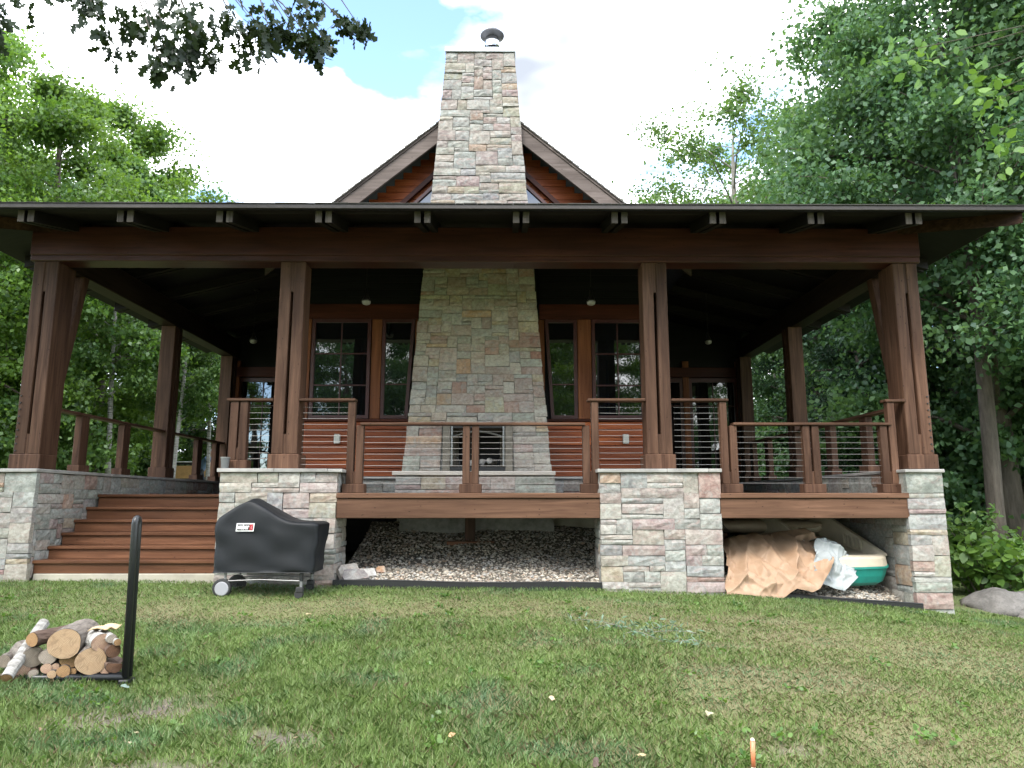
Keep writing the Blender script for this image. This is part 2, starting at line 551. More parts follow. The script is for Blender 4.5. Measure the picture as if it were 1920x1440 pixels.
def build_ground():
    xs = np.unique(np.concatenate([np.linspace(-420, -40, 20), np.linspace(-40, -12, 29), np.linspace(-12, -4, 30), np.linspace(-4, 7, 111), np.linspace(7, 12, 20), np.linspace(12, 40, 29), np.linspace(40, 420, 20)]))
    ys = np.unique(np.concatenate([np.linspace(-420, -20, 20), np.linspace(-20, 0, 21), np.linspace(0, 2.5, 10), np.linspace(2.5, 9.5, 85), np.linspace(9.5, 14, 20), np.linspace(14, 45, 32), np.linspace(45, 560, 24)]))
    X, Y = np.meshgrid(xs, ys)
    Z = gz(X, Y)
    nearw = np.exp(-((X / 18) ** 2 + ((Y - 6) / 16) ** 2))
    Z = Z + ((vnoise(X, Y, 0.9, 3) - 0.5) * 0.05 + (vnoise(X, Y, 2.7, 5) - 0.5) * 0.02) * nearw
    inside = (X > -6.3) & (X < 6.3) & (Y > 9.0) & (Y < 24)
    Z = np.where(inside, gz(X, Y) - 0.03, Z)
    v = np.stack([X, Y, Z], -1).reshape(-1, 3)
    nx, ny = len(xs), len(ys)
    f = [(j * nx + i, j * nx + i + 1, (j + 1) * nx + i + 1, (j + 1) * nx + i) for j in range(ny - 1) for i in range(nx - 1)]
    bare, dryv = patches(v[:, 0], v[:, 1])
    m = NT('lawn_soil')
    c = m.coords()
    n1 = m.noise(c, 0.55, 5, 0.6)
    n2 = m.noise(c, 6.0, 6, 0.7)
    n3 = m.noise(c, 38.0, 4, 0.7)
    g = m.ramp(n2, [(0.3, (0.085, 0.125, 0.033)), (0.62, (0.155, 0.215, 0.06))])
    g = m.mix(m.ramp(n1, [(0.46, (0, 0, 0)), (0.64, (0.8, 0.8, 0.8))]), g, (0.125, 0.115, 0.058))
    g = m.mix(m.ramp(n3, [(0.35, (0.45, 0.45, 0.45)), (0.6, (0, 0, 0))]), g, (0.06, 0.062, 0.028))
    at = m.n('ShaderNodeAttribute', attribute_name='soil')
    sp = m.n('ShaderNodeSeparateColor')
    m.l(at.outputs['Color'], sp.inputs['Color'])
    g = m.mix(sp.outputs[1], g, m.ramp(n3, [(0.3, (0.10, 0.085, 0.04)), (0.65, (0.22, 0.185, 0.10))]))
    g = m.mix(sp.outputs[0], g, m.ramp(n3, [(0.3, (0.055, 0.045, 0.036)), (0.65, (0.15, 0.125, 0.10))]))
    m.base(g)
    m.rough(0.95)
    m.bump(n3, 0.8, 0.02)
    gm = mesh_of('ground', v, f)
    ca = gm.color_attributes.new('soil', 'FLOAT_COLOR', 'POINT')
    ca.data.foreach_set('color', np.stack([np.clip(bare * 1.3, 0, 1), np.clip(dryv * 0.7, 0, 0.6), bare * 0, bare * 0 + 1], 1).astype(np.float32).ravel())
    o = link('ground', gm, m.m, smooth=True, kind='structure')
    o['label'] = 'patchy green lawn sloping gently up to the house'
    return o
build_ground()

# ------------------------------------------------------------------ stonework
PAL = [((0.40, 0.41, 0.38), 6), ((0.35, 0.385, 0.38), 6), ((0.30, 0.335, 0.35), 4), ((0.44, 0.41, 0.35), 5), ((0.41, 0.335, 0.315), 5),
       ((0.36, 0.265, 0.25), 3), ((0.46, 0.45, 0.41), 4), ((0.33, 0.39, 0.36), 4), ((0.47, 0.38, 0.245), 1.6), ((0.33, 0.165, 0.14), 1.3), ((0.40, 0.40, 0.29), 2), ((0.45, 0.27, 0.15), 0.6)]
PALW = [w for _, w in PAL]
PALWW = [4, 3, 1.5, 6, 6, 4, 5, 2.5, 2.2, 2.2, 2.5, 1.0]

def pack(nu, nz, r, blocked):
    """random ashlar: rectangles on an nu x nz cell grid"""
    occ = np.zeros((nz, nu), bool)
    occ |= blocked
    out = []
    for j in range(nz):
        i = 0
        while i < nu:
            if occ[j, i]:
                i += 1
                continue
            free = 1
            while i + free < nu and not occ[j, i + free]:
                free += 1
            h = r.choices([1, 2, 3, 4], [4, 7, 3.5, 0.8])[0]
            w = r.choice([3, 4, 4, 5, 5, 6, 7, 8]) if h < 3 else r.choice([3, 4, 5, 6])
            if free - w < 3:
                w = free if free <= 9 else free - 4
            hh = 1
            while hh < h and j + hh < nz and not occ[j + hh, i:i + w].any():
                hh += 1
            # take one-cell leftovers at the top
            if j + hh == nz - 1 and not occ[nz - 1, i:i + w].any():
                hh += 1
            occ[j:j + hh, i:i + w] = True
            out.append((i, i + w, j, j + hh))
            i += w
    return out

def stone_geo(u0, u1, z0, z1, fmap, r, depth, rough=0.012):
    nu = 4 if (u1 - u0) > 0.16 else 3
    nz = 3 if (z1 - z0) > 0.1 else 2
    base = r.uniform(-0.004, 0.012)
    sl_u, sl_z = r.uniform(-0.005, 0.005), r.uniform(-0.004, 0.004)
    cj = [(r.uniform(-0.006, 0.006), r.uniform(-0.006, 0.006)) for _ in range(4)]
    v = []
    for j in range(nz + 1):
        for i in range(nu + 1):
            a, b = i / nu, j / nz
            du = (cj[0][0] * (1 - a) + cj[1][0] * a) * (1 - b) + (cj[2][0] * (1 - a) + cj[3][0] * a) * b
            dz = (cj[0][1] * (1 - a) + cj[1][1] * a) * (1 - b) + (cj[2][1] * (1 - a) + cj[3][1] * a) * b
            edge = (i in (0, nu)) + (j in (0, nz))
            d = base + sl_u * (a - .5) * 2 + sl_z * (b - .5) * 2 + (r.uniform(-rough, rough) * 0.55 + 0.007 if edge == 0 else r.uniform(-0.003, 0.003)) - (0.005 if edge == 2 else 0)
            v.append(fmap(u0 + (u1 - u0) * a + du, z0 + (z1 - z0) * b + dz, d))
    f = []
    W_ = nu + 1
    for j in range(nz):
        for i in range(nu):
            f.append((j * W_ + i, j * W_ + i + 1, (j + 1) * W_ + i + 1, (j + 1) * W_ + i))
    ring = [i for i in range(W_)] + [j * W_ + nu for j in range(1, nz + 1)] + [nz * W_ + i for i in range(nu - 1, -1, -1)] + [j * W_ for j in range(nz - 1, 0, -1)]
    n0 = len(v)
    for k in ring:
        j, i = divmod(k, W_)
        v.append(fmap(u0 + (u1 - u0) * i / nu, z0 + (z1 - z0) * j / nz, -depth))
    n = len(ring)
    for k in range(n):
        f.append((ring[k], n0 + k, n0 + (k + 1) % n, ring[(k + 1) % n]))
    return v, f

def stones(parent, u0, u1, z0, z1, fmap, seed, cu=0.066, cz=0.064, hole=None, joint=0.006, depth=0.07, keep=None, flip=False, warm=False, ends=0.012, boost=0.84):
    r = random.Random(seed)
    nu, nz = max(3, round((u1 - u0) / cu)), max(1, round((z1 - z0) / cz))
    du, dz = (u1 - u0) / nu, (z1 - z0) / nz
    bl = np.zeros((nz, nu), bool)
    if hole:
        for j in range(nz):
            for i in range(nu):
                if hole(u0 + (i + .5) * du, z0 + (j + .5) * dz):
                    bl[j, i] = True
    n = 0
    for (a, b, c, d) in pack(nu, nz, r, bl):
        ua, ub = u0 + a * du + joint / 2, u0 + b * du - joint / 2
        if a == 0:
            ua -= joint / 2 + r.uniform(-0.004, ends)
        if b == nu:
            ub += joint / 2 + r.uniform(-0.004, ends)
        v, f = stone_geo(ua, ub, z0 + c * dz + joint / 2, z0 + d * dz - joint / 2, fmap, r, depth)
        if flip:
            f = [q[::-1] for q in f]
        col = list(r.choices(PAL, PALWW if warm else PALW)[0][0])
        k = r.uniform(0.86, 1.14) * boost
        col = [min(0.8, max(0.02, (x * 0.72 + g_ * 0.28) * k + r.uniform(-0.010, 0.010))) for x, g_ in zip(col, (0.52, 0.40, 0.28) if warm else (0.395, 0.38, 0.35))]
        link('stone', mesh_of('stone', v, f), M_stone, parent, color=(*col, 1))
        n += 1
    return n

# ------------------------------------------------------------------ the cabin
cabin = thing('cabin', (0, 11.9, 1.0), 'timber cabin with wraparound covered porch, stone piers and tall tapering stone chimney', 'cabin')
F = 9.2                       # front plane of the stone piers
DECK = 1.605

# --- piers on the front line
def pier(x0, x1, seed, y1=9.85, ztop=1.862, sides=(True, True), zl=None):
    zb = min(gzf(x0, F), gzf(x1, F)) - 0.12
    core = beam('stone_pier', x0 + 0.03, x1 - 0.03, F + 0.03, y1 - 0.01, zb, ztop - 0.004, M_mortar, cabin, 0)
    stones(core, x0, x1, zb, ztop, lambda u, z, d: (u, F - d, z), seed)
    if sides[0]:
        stones(core, F + 0.075, y1, zb, ztop, lambda u, z, d: (x0 - d, u, z), seed + 1, flip=True)
    if sides[1]:
        stones(core, F + 0.075, y1, zb, ztop, lambda u, z, d: (x1 + d, u, z), seed + 2)
    return core

def capstone(x0, x1, y0, y1, z0, z1, parent, seed, along='x', n=3):
    r = random.Random(seed)
    a, b = (x0, x1) if along == 'x' else (y0, y1)
    cuts = [a] + sorted(a + (b - a) * (k + r.uniform(0.3, 0.7)) / n for k in range(1, n)) + [b]
    for p, q in zip(cuts[:-1], cuts[1:]):
        dz = r.uniform(-0.004, 0.004)
        if along == 'x':
            v, f = bbox(p + 0.002, q - 0.002, y0 + r.uniform(-.004, .006), y1, z0, z1 + dz, 0.007)
        else:
            v, f = bbox(x0, x1, p + 0.002, q - 0.002, z0, z1 + dz, 0.007)
        v = [(x + r.uniform(-.002, .002), y + r.uniform(-.003, .003), z + r.uniform(-.002, .002)) for x, y, z in v]
        link('capstone', mesh_of('capstone', v, f), M_cap, parent)

pb = pier(-3.225, -1.745, 101)
capstone(-3.26, -1.665, F - 0.045, 9.9, 1.864, 1.912, pb, 1)
pc = pier(1.615, 3.14, 211)
capstone(1.575, 3.17, F - 0.045, 9.9, 1.864, 1.914, pc, 2)

# --- low walls running back along both sides, their front ends are the corner piers
def side_wall(xa, xb, inner, seed):
    zb = -0.15 if xa > 0 else 0.35
    core = beam('porch_side_wall', xa + 0.03, xb - 0.03, F + 0.03, 16.3, zb, 1.858, M_mortar, cabin, 0)
    stones(core, xa, xb, zb, 1.862, lambda u, z, d: (u, F - d, z), seed)
    def stair(u, z):
        return z < 0.76 + max(0.0, (u - 9.3)) * 0.63 - 0.20 and u < 10.7 or (u >= 10.6 and z < 1.56)
    if inner < 0:   # face looks to -X (right-hand wall)
        stones(core, F + 0.075, 12.4, zb, 1.862, lambda u, z, d: (xa - d, u, z), seed + 1, flip=True, cu=0.075, cz=0.085)
        stones(core, 12.4, 16.3, 1.58, 1.862, lambda u, z, d: (xa - d, u, z), seed + 3, flip=True, cu=0.085, cz=0.07)
        stones(core, F + 0.075, 12.0, zb, 1.862, lambda u, z, d: (xb + d, u, z), seed + 2, cu=0.085, cz=0.09)
    else:
        stones(core, F + 0.075, 10.75, zb, 1.862, lambda u, z, d: (xb + d, u, z), seed + 1, hole=stair, cu=0.06, cz=0.066)
        stones(core, 10.75, 16.3, 1.56, 1.862, lambda u, z, d: (xb + d, u, z), seed + 3, cu=0.07, cz=0.075)
    capstone(xa - 0.03, xb + 0.03, F - 0.04, 16.3, 1.864, 1.908, core, seed, along='y', n=6)
    return core
side_wall(-6.16, -5.565, 1, 301)
side_wall(5.545, 6.0, -1, 401)

# --- deck, edge boards, stairs
deck = beam('deck', -5.5, 5.5, 10.75, 16.2, 1.40, 1.565, M_soffit, cabin, 0)
for k in range(54):
    y0 = 9.30 + k * 0.128
    if y0 > 16.1:
        break
    xa = -5.53 if y0 > 10.6 else -3.2
    beam('deck_board', xa, 5.53, y0, y0 + 0.122, 1.570, DECK - 0.002, M_fx, deck, 0)
for k in range(8):
    x = -2.6 + k * 1.05
    beam('joist', x - 0.03, x + 0.03, 9.33, 11.7, 1.36, 1.566, M_soffit, deck, 0)
for xa, xb in ((-1.742, 1.612), (3.145, 5.56)):
    beam('edge_board', xa, xb, F - 0.012, F + 0.10, 1.538, DECK, M_fx, deck, 0.008)
    beam('fascia_beam', xa, xb, F + 0.012, F + 0.11, 1.287, 1.534, M_fx, deck, 0.008)
beam('support_post', -0.20, -0.05, 10.85, 11.0, 0.92, 1.40, M_tz, deck, 0.006)
beam('post_foot', -0.46, 0.24, 10.72, 11.13, 0.86, 0.92, M_stepx, deck, 0.006)

nos = [(10.602, 1.602), (10.339, 1.422), (10.079, 1.252), (9.823, 1.086), (9.559, 0.925), (9.282, 0.765)]
stairs = beam('staircase', -5.54, -3.24, 9.30, 10.7, 0.42, 0.60, M_conc, cabin, 0.01)
for k, (y, z) in enumerate(nos):
    yb = nos[k - 1][0] + 0.03 if k else 10.78
    beam('tread', -5.555, -3.222, y, yb, z - 0.042, z, M_stepx, stairs, 0.008)
    zl = nos[k + 1][1] if k < 5 else 0.602
    beam('riser', -5.55, -3.226, y + 0.035, y + 0.06, zl, z - 0.044, M_stepx, stairs, 0.003)

# --- columns
def column(cx, y0, base_w=0.40, brace=0, z0=1.912, along='x', plain_=False):
    ztop = 4.72
    if plain_:
        c = beam('column', cx - 0.16, cx + 0.16, y0, y0 + 0.34, z0, z0 + 0.19, M_tz, cabin, 0.008)
        for a in (0.0, 0.185):
            beam('post', cx - 0.13, cx + 0.13, y0 + 0.02 + a, y0 + 0.165 + a - 0.02, z0 + 0.19, ztop, M_tz, c, 0.008)
        return c
    c = beam('column', cx - base_w / 2, cx + base_w / 2, y0 - 0.025, y0 + 0.34, z0, z0 + 0.195, M_tz, cabin, 0.01)
    w = 0.148
    g = 0.038
    for s in (-1, 1):
        xa = cx + (g / 2 if s > 0 else -g / 2 - w)
        beam('post', xa, xa + w, y0, y0 + 0.30, z0 + 0.195, ztop, M_tz, c, 0.008)
    beam('spacer', cx - g / 2 - .001, cx + g / 2 + .001, y0 + 0.012, y0 + 0.28, z0 + 0.195, z0 + 0.46, M_tz, c, 0)
    beam('spacer', cx - g / 2 - .001, cx + g / 2 + .001, y0 + 0.012, y0 + 0.28, ztop - 0.42, ztop, M_tz, c, 0)
    beam('spacer', cx - g / 2 - .001, cx + g / 2 + .001, y0 + 0.20, y0 + 0.28, z0 + 0.46, ztop - 0.42, M_soffit, c, 0)
    if brace:
        # steep brace from the back of the column up to the side beam
        v, f = bbox(cx - 0.12, cx + 0.12, -0.07, 0.07, 0, 1, 0.006)
        v = [(x, y0 + 0.32 + y + 0.42 * z, 2.75 + z * 1.97) for x, y, z in v]
        link('brace', mesh_of('brace', v, f), M_tz, c)
        beam('rear_post', cx - 0.15, cx + 0.15, y0 + 0.30, y0 + 0.42, z0, ztop - 0.0, M_tz, c, 0.006)
        mb = MB()
        for k in range(9):
            zz = z0 + 0.24 + k * 0.09
            xx = cx + brace * 0.135
            mb.tube([(xx, y0 + 0.002, zz), (xx, y0 - 0.012, zz)], 0.011, 6)
        mb.link('bolts', M_iron, c, kind='stuff')
    return c
YC = 9.36
column(-2.487, YC)
column(2.430, YC)
column(-5.832, YC, brace=-1)
column(5.868, YC, brace=1)
for y in (12.95, 15.75):
    column(-5.86, y, plain_=True)
    column(5.80, y, plain_=True)

# --- porch beams and roof
pbm = beam('porch_beam', -6.05, 6.08, YC - 0.015, YC + 0.29, 4.722, 5.21, M_bx, cabin, 0.01)
beam('beam_plate', -6.04, 6.07, YC - 0.045, YC - 0.018, 4.80, 5.20, M_bx, pbm, 0.006)
for sx, xa, xb in ((-1, -6.0, -5.72), (1, 5.74, 6.02)):
    beam('side_beam', xa, xb, YC + 0.295, 16.2, 4.722, 5.15, M_by, pbm, 0.01)

EX, EY, EZ, SL = 6.80, 8.30, 5.02, 0.25
def roof_z(x, y):
    return EZ + SL * min(y - EY, EX - abs(x))
def build_porch_roof():
    xs = [-EX, -3.0, 3.0, EX]
    # hip roof over the porch: outer ring to an inner ring
    run = 3.75
    ix = EX - run
    yb = 16.9
    top = [(-EX, EY, EZ), (EX, EY, EZ), (EX, yb, EZ), (-EX, yb, EZ), (-ix, EY + run, EZ + SL * run), (ix, EY + run, EZ + SL * run), (ix, yb, EZ + SL * run), (-ix, yb, EZ + SL * run)]
    t = 0.058
    v = top + [(x, y, z + t) for x, y, z in top]
    q = [(0, 1, 5, 4), (1, 2, 6, 5), (3, 0, 4, 7)]
    f = [a[::-1] for a in q] + [tuple(i + 8 for i in a) for a in q]
    for a, b in ((0, 1), (1, 2), (3, 0), (2, 6), (7, 3), (6, 5), (5, 4), (4, 7)):
        f.append((a, b, b + 8, a + 8))
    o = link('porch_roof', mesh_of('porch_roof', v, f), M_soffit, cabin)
    # drip edge, proud of the deck ends
    beam('roof_edge', -EX - 0.012, EX + 0.012, EY - 0.022, EY - 0.002, EZ + 0.010, EZ + 0.066, M_drip, o, 0.004)
    for s in (-1, 1):
        xa, xb = sorted((s * (EX + 0.002), s * (EX + 0.022)))
        beam('roof_edge', xa, xb, EY, yb, EZ + 0.006, EZ + 0.072, M_drip, o, 0.004)
    # shingle tabs along the eave: irregular row of butts
    r = random.Random(5)
    x = -EX
    mb = MB()
    while x < EX:
        w = r.uniform(0.09, 0.2)
        h = r.uniform(0.002, 0.010)
        mb.box(x + 0.002, min(EX, x + w) - 0.002, EY - 0.035, EY + 0.28, EZ + 0.068, EZ + 0.072 + h)
        x += w
    mb.link('eave_shingles', M_eave, o, kind='stuff')
    # paired rafters along the front, tails showing under the edge
    h = 0.15
    def raf(name, p0, p1, wx, wy, mat):
        (xa, ya), (xb, yb_) = p0, p1
        za, zb = roof_z(xa, ya), roof_z(xb, yb_)
        v, f = [], []
        for (x_, y_, z_) in ((xa, ya, za), (xb, yb_, zb)):
            for sx, dz in ((-1, -h), (1, -h), (1, 0.004), (-1, 0.004)):
                v.append((x_ + sx * wx, y_ + sx * wy, z_ + dz))
        f = [(0, 1, 2, 3), (7, 6, 5, 4), (0, 4, 5, 1), (1, 5, 6, 2), (2, 6, 7, 3), (3, 7, 4, 0)]
        return link(name, mesh_of(name, v, f), mat, o)
    for k in range(10):
        cx = -5.51 + k * 1.221
        for s in (-1, 1):
            c = cx + s * 0.061
            yend = min(11.6, EY + EX - abs(c) - 0.05)
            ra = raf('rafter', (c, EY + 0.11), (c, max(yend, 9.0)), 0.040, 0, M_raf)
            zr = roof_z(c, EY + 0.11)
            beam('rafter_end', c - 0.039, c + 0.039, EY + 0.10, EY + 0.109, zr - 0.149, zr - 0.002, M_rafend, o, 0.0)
    for sgn in (-1, 1):
        for k in range(5):
            cy = 10.25 + k * 1.221
            for s in (-1, 1):
                c = cy + s * 0.061
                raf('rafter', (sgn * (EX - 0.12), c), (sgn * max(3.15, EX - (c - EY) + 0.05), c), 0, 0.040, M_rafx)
        # hip rafter, in paler timber to paint the light on its end
        raf('hip_rafter', (sgn * (EX - 0.07), EY + 0.07), (sgn * 3.2, EY + 3.6), 0.05, 0.05 * -sgn, M_tx)
    return o
porch_roof = build_porch_roof()

# --- cabin walls
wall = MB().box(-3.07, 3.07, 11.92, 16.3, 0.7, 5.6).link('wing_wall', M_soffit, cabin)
# gable triangle
gx, gap_z, gsl = -0.05, 8.40, 0.8366
v, f = prism([(-3.05, 5.6), (3.05, 5.6), (gx, 5.6 + 3.05 * gsl - 0.02)], 11.93, 12.1)
link('gable_wall', mesh_of('gable_wall', v, f), M_soffit, cabin)
bw = MB().box(-5.9, 5.9, 16.3, 23, 0.7, 5.7).link('rear_wall', M_soffit, cabin)
WY = 11.9
wins = [(-2.864, -1.895), (-1.68, -1.15), (1.075, 1.60), (1.88, 2.72)]
# horizontal siding under the windows
for k in range(7):
    z = 1.905 + k * 0.130
    for xa, xb in ((-3.10, -1.0), (0.95, 3.10)):
        v, f = bbox(xa, xb, WY - 0.022, WY + 0.018, z, z + 0.127, 0.006)
        v = [(x, y + (0.016 * (zz - z) / 0.127), zz) for x, y, zz in v]
        link('siding_board', mesh_of('siding_board', v, f), M_sidx, wall)
for xa, xb in ((-3.12, -1.02), (0.97, 3.12)):
    beam('sill_trim', xa, xb, WY - 0.055, WY + 0.01, 2.815, 2.855, M_trimx, wall, 0.005)
    beam('header_trim', xa, xb, WY - 0.05, WY + 0.01, 4.565, 4.83, M_trimx, wall, 0.006)
    beam('water_table', xa, xb, WY - 0.09, WY + 0.01, 1.855, 1.90, M_cap, wall, 0.006)
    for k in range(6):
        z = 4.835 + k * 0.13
        beam('siding_board', xa, xb, WY - 0.02, WY + 0.018, z, z + 0.126, M_soffit, wall, 0.005)  # same wood as the red boards, painted near-black for the porch shade
    stones(wall, xa, xb, 1.60, 1.853, lambda u, z, d: (u, WY - 0.04 - d, z), int(xa * 50) + 900, cz=0.063)
for xa, xb in ((-3.12, -2.90), (-1.87, -1.70), (1.62, 1.855), (2.75, 3.12)):
    beam('window_trim', xa, xb, WY - 0.045, WY + 0.01, 2.857, 4.563, M_trimz, wall, 0.006)
for xa, xb, pa in ((-1.14, -0.9, 1), (0.86, 1.06, 0)):
    beam('window_trim', xa, xb, WY - 0.035, WY + 0.01, 2.857, 4.563, M_trimz, wall, 0.006)

def window(poly, name='window', muntins=((), ()), fw=0.055, y=WY):
    """poly: 4 corners (x,z) counter-clockwise from lower left"""
    cx = sum(p[0] for p in poly) / len(poly)
    cz = sum(p[1] for p in poly) / len(poly)
    inn = []
    n = len(poly)
    for i in range(n):
        p, a, b = Vector(poly[i]), Vector(poly[i - 1]), Vector(poly[(i + 1) % n])
        d1, d2 = (a - p).normalized(), (b - p).normalized()
        s = abs(d1.x * d2.y - d1.y * d2.x)
        q = p + (d1 + d2) * (fw / max(s, 0.2))
        inn.append((q.x, q.y))
    v = [(x, y - 0.06, z) for x, z in poly] + [(x, y - 0.06, z) for x, z in inn] + [(x, y + 0.02, z) for x, z in poly] + [(x, y - 0.012, z) for x, z in inn]
    f = []
    for i in range(n):
        j = (i + 1) % n
        f.append((i, j, n + j, n + i))
        f.append((n + i, n + j, 3 * n + j, 3 * n + i))
        f.append((i, 2 * n + i, 2 * n + j, j))
    o = link(name, mesh_of(name, v, f), M_burg, cabin)
    # each opening is cut into panes by the muntins
    pv = [(x, y - 0.02, z) for x, z in inn]
    link('pane', mesh_of('pane', pv, [tuple(range(n))]), M_glass, o)
    xs_ = [p[0] for p in inn]; zs = [p[1] for p in inn]
    for t in muntins[0]:
        x = inn[0][0] + (inn[1][0] - inn[0][0]) * t
        beam('muntin', x - 0.011, x + 0.011, y - 0.042, y - 0.022, min(zs), max(zs), M_burg, o, 0.003)
    for t in muntins[1]:
        z = min(zs) + (max(zs) - min(zs)) * t
        if n == 4:
            xl = inn[0][0] + (inn[3][0] - inn[0][0]) * t
            xr = inn[1][0] + (inn[2][0] - inn[1][0]) * t
            beam('muntin', xl, xr, y - 0.040, y - 0.0225, z - 0.011, z + 0.011, M_burg, o, 0.003)
    return o
window([(-2.88, 2.86), (-1.885, 2.86), (-1.885, 4.56), (-2.88, 4.56)], muntins=((0.5,), (0.32, 0.66)))
window([(-1.69, 2.86), (-1.235, 2.86), (-1.14, 4.56), (-1.69, 4.56)], muntins=((), (0.33,)))
window([(1.165, 2.86), (1.61, 2.86), (1.61, 4.56), (1.065, 4.56)], muntins=((), (0.33,)))
window([(1.865, 2.86), (2.735, 2.86), (2.735, 4.56), (1.865, 4.56)], muntins=((0.5,), (0.32, 0.66)))

# outlet boxes on the siding
for x in (-2.39, 2.40):
    o = beam('outlet_box', x - 0.05, x + 0.05, WY - 0.075, WY - 0.024, 2.44, 2.60, M_plate, wall, 0.01)
    o['label'] = 'small pale outlet box on red siding'

# rear wing walls facing the porch: glazed doors and trim
for sx in (-1, 1):
    for k in range(2):
        xa = 3.35 + k * 1.25
        a, b = sorted((sx * xa, sx * (xa + 1.15)))
        d = window([(a, 1.62), (b, 1.62), (b, 4.3), (a, 4.3)], 'glazed_door', ((0.5,), (0.3, 0.78)), 0.09, 16.3)
    for x in (3.22, 4.55, 5.78):
        beam('door_trim', sx * x - 0.07, sx * x + 0.07, 16.21, 16.295, 1.61, 4.7, M_trimz, bw, 0.006)
    a, b = sorted((sx * 3.15, sx * 5.9))
    beam('door_header', a, b, 16.20, 16.295, 4.32, 4.55, M_trimx, bw, 0.006)

# --- gable: siding, triangular windows, roof with rake boards
for k in range(24):
    z = 5.62 + k * 0.125
    hw = (8.40 - 0.02 - (z + 0.121)) / gsl
    if hw < 0.3:
        break
    beam('gable_siding', gx - hw, gx + hw, 11.895, 11.925, z, z + 0.121, M_sidx, wall, 0.005)
def tri_window(s):
    xo, xi = gx + s * 1.42, gx + s * 0.62
    zt = 6.52 + 0.80 * gsl
    p = [(xo - s * 0.62, 5.95), (xi, 5.95), (xi, zt), (xo, 6.52), (xo - s * 0.0, 5.95)]
    poly = [(xo, 5.9), (xi, 5.9), (xi, zt), (xo, 6.40)]
    if s > 0:
        poly = poly[::-1]
        poly = [poly[2], poly[3], poly[0], poly[1]]
    o = window(poly, 'gable_window', y=11.87, fw=0.05)
    v, f = [], []
    a, b = Vector((xo + s * 0.06, 0, 6.46)), Vector((xi, 0, zt + 0.12))
    d = (b - a).normalized()
    nrm = Vector((-d.z, 0, d.x)) * (0.075 if s < 0 else -0.075)
    if nrm.z < 0:
        nrm = -nrm
    q = [a, b, b + nrm, a + nrm]
    v, f = prism([(p_.x, p_.z) for p_ in q], 11.80, 11.868)
    link('window_trim', mesh_of('window_trim', v, f), M_trimx, o)
for s in (-1, 1):
    tri_window(s)

def main_roof():
    r = random.Random(8)
    o = None
    yf = 11.47
    th = 0.07
    for s in (-1, 1):
        # slope from the ridge down to the porch roof
        xo = 3.55
        pts = [(gx, gap_z), (gx + s * xo, gap_z - xo * gsl), (gx + s * xo, gap_z - xo * gsl + th), (gx, gap_z + th)]
        v, f = prism(pts, yf + 0.02, 20.0)
        if o is None:
            o = link('gable_roof', mesh_of('gable_roof', v, f), M_soffit, cabin)
        else:
            link('roof_slope', mesh_of('roof_slope', v, f), M_soffit, o)
        # rake board
        b = 0.29
        pts = [(gx, gap_z + th - 0.005), (gx + s * xo, gap_z - xo * gsl + th - 0.005), (gx + s * xo, gap_z - xo * gsl + th - b), (gx, gap_z + th - b)]
        v, f = prism(pts, yf - 0.03, yf + 0.018)
        link('rake_board', mesh_of('rake_board', v, f), M_rake, o)
        pts = [(gx, gap_z + th + 0.045), (gx + s * xo, gap_z - xo * gsl + th + 0.045), (gx + s * xo, gap_z - xo * gsl + th + 0.0), (gx, gap_z + th + 0.0)]
        v, f = prism(pts, yf - 0.05, yf + 0.10)
        link('rake_trim', mesh_of('rake_trim', v, f), M_rake, o)
        # shingle courses, butts stepping up the slope
        n = 34
        ln = xo * math.hypot(1, gsl)
        d = Vector((s, 0, -gsl)).normalized()
        up = Vector((s * gsl, 0, 1)).normalized()
        for k in range(n):
            a = ln * k / n
            p = Vector((gx, 0, gap_z + th + 0.046)) + d * a
            e = Vector((gx, 0, gap_z + th + 0.046)) + d * min(ln + 0.02, a + ln / n * 1.12)
            jit = r.uniform(0.0, 0.006)
            q = [p, e, e + up * (0.024 + jit), p + up * (0.008 + jit)]
            v, f = prism([(t.x, t.z) for t in q], yf - 0.075 - r.uniform(0, 0.012), 20.0)
            link('shingle_course', mesh_of('shingle_course', v, f), M_shingle, o)
    return o
main_roof()

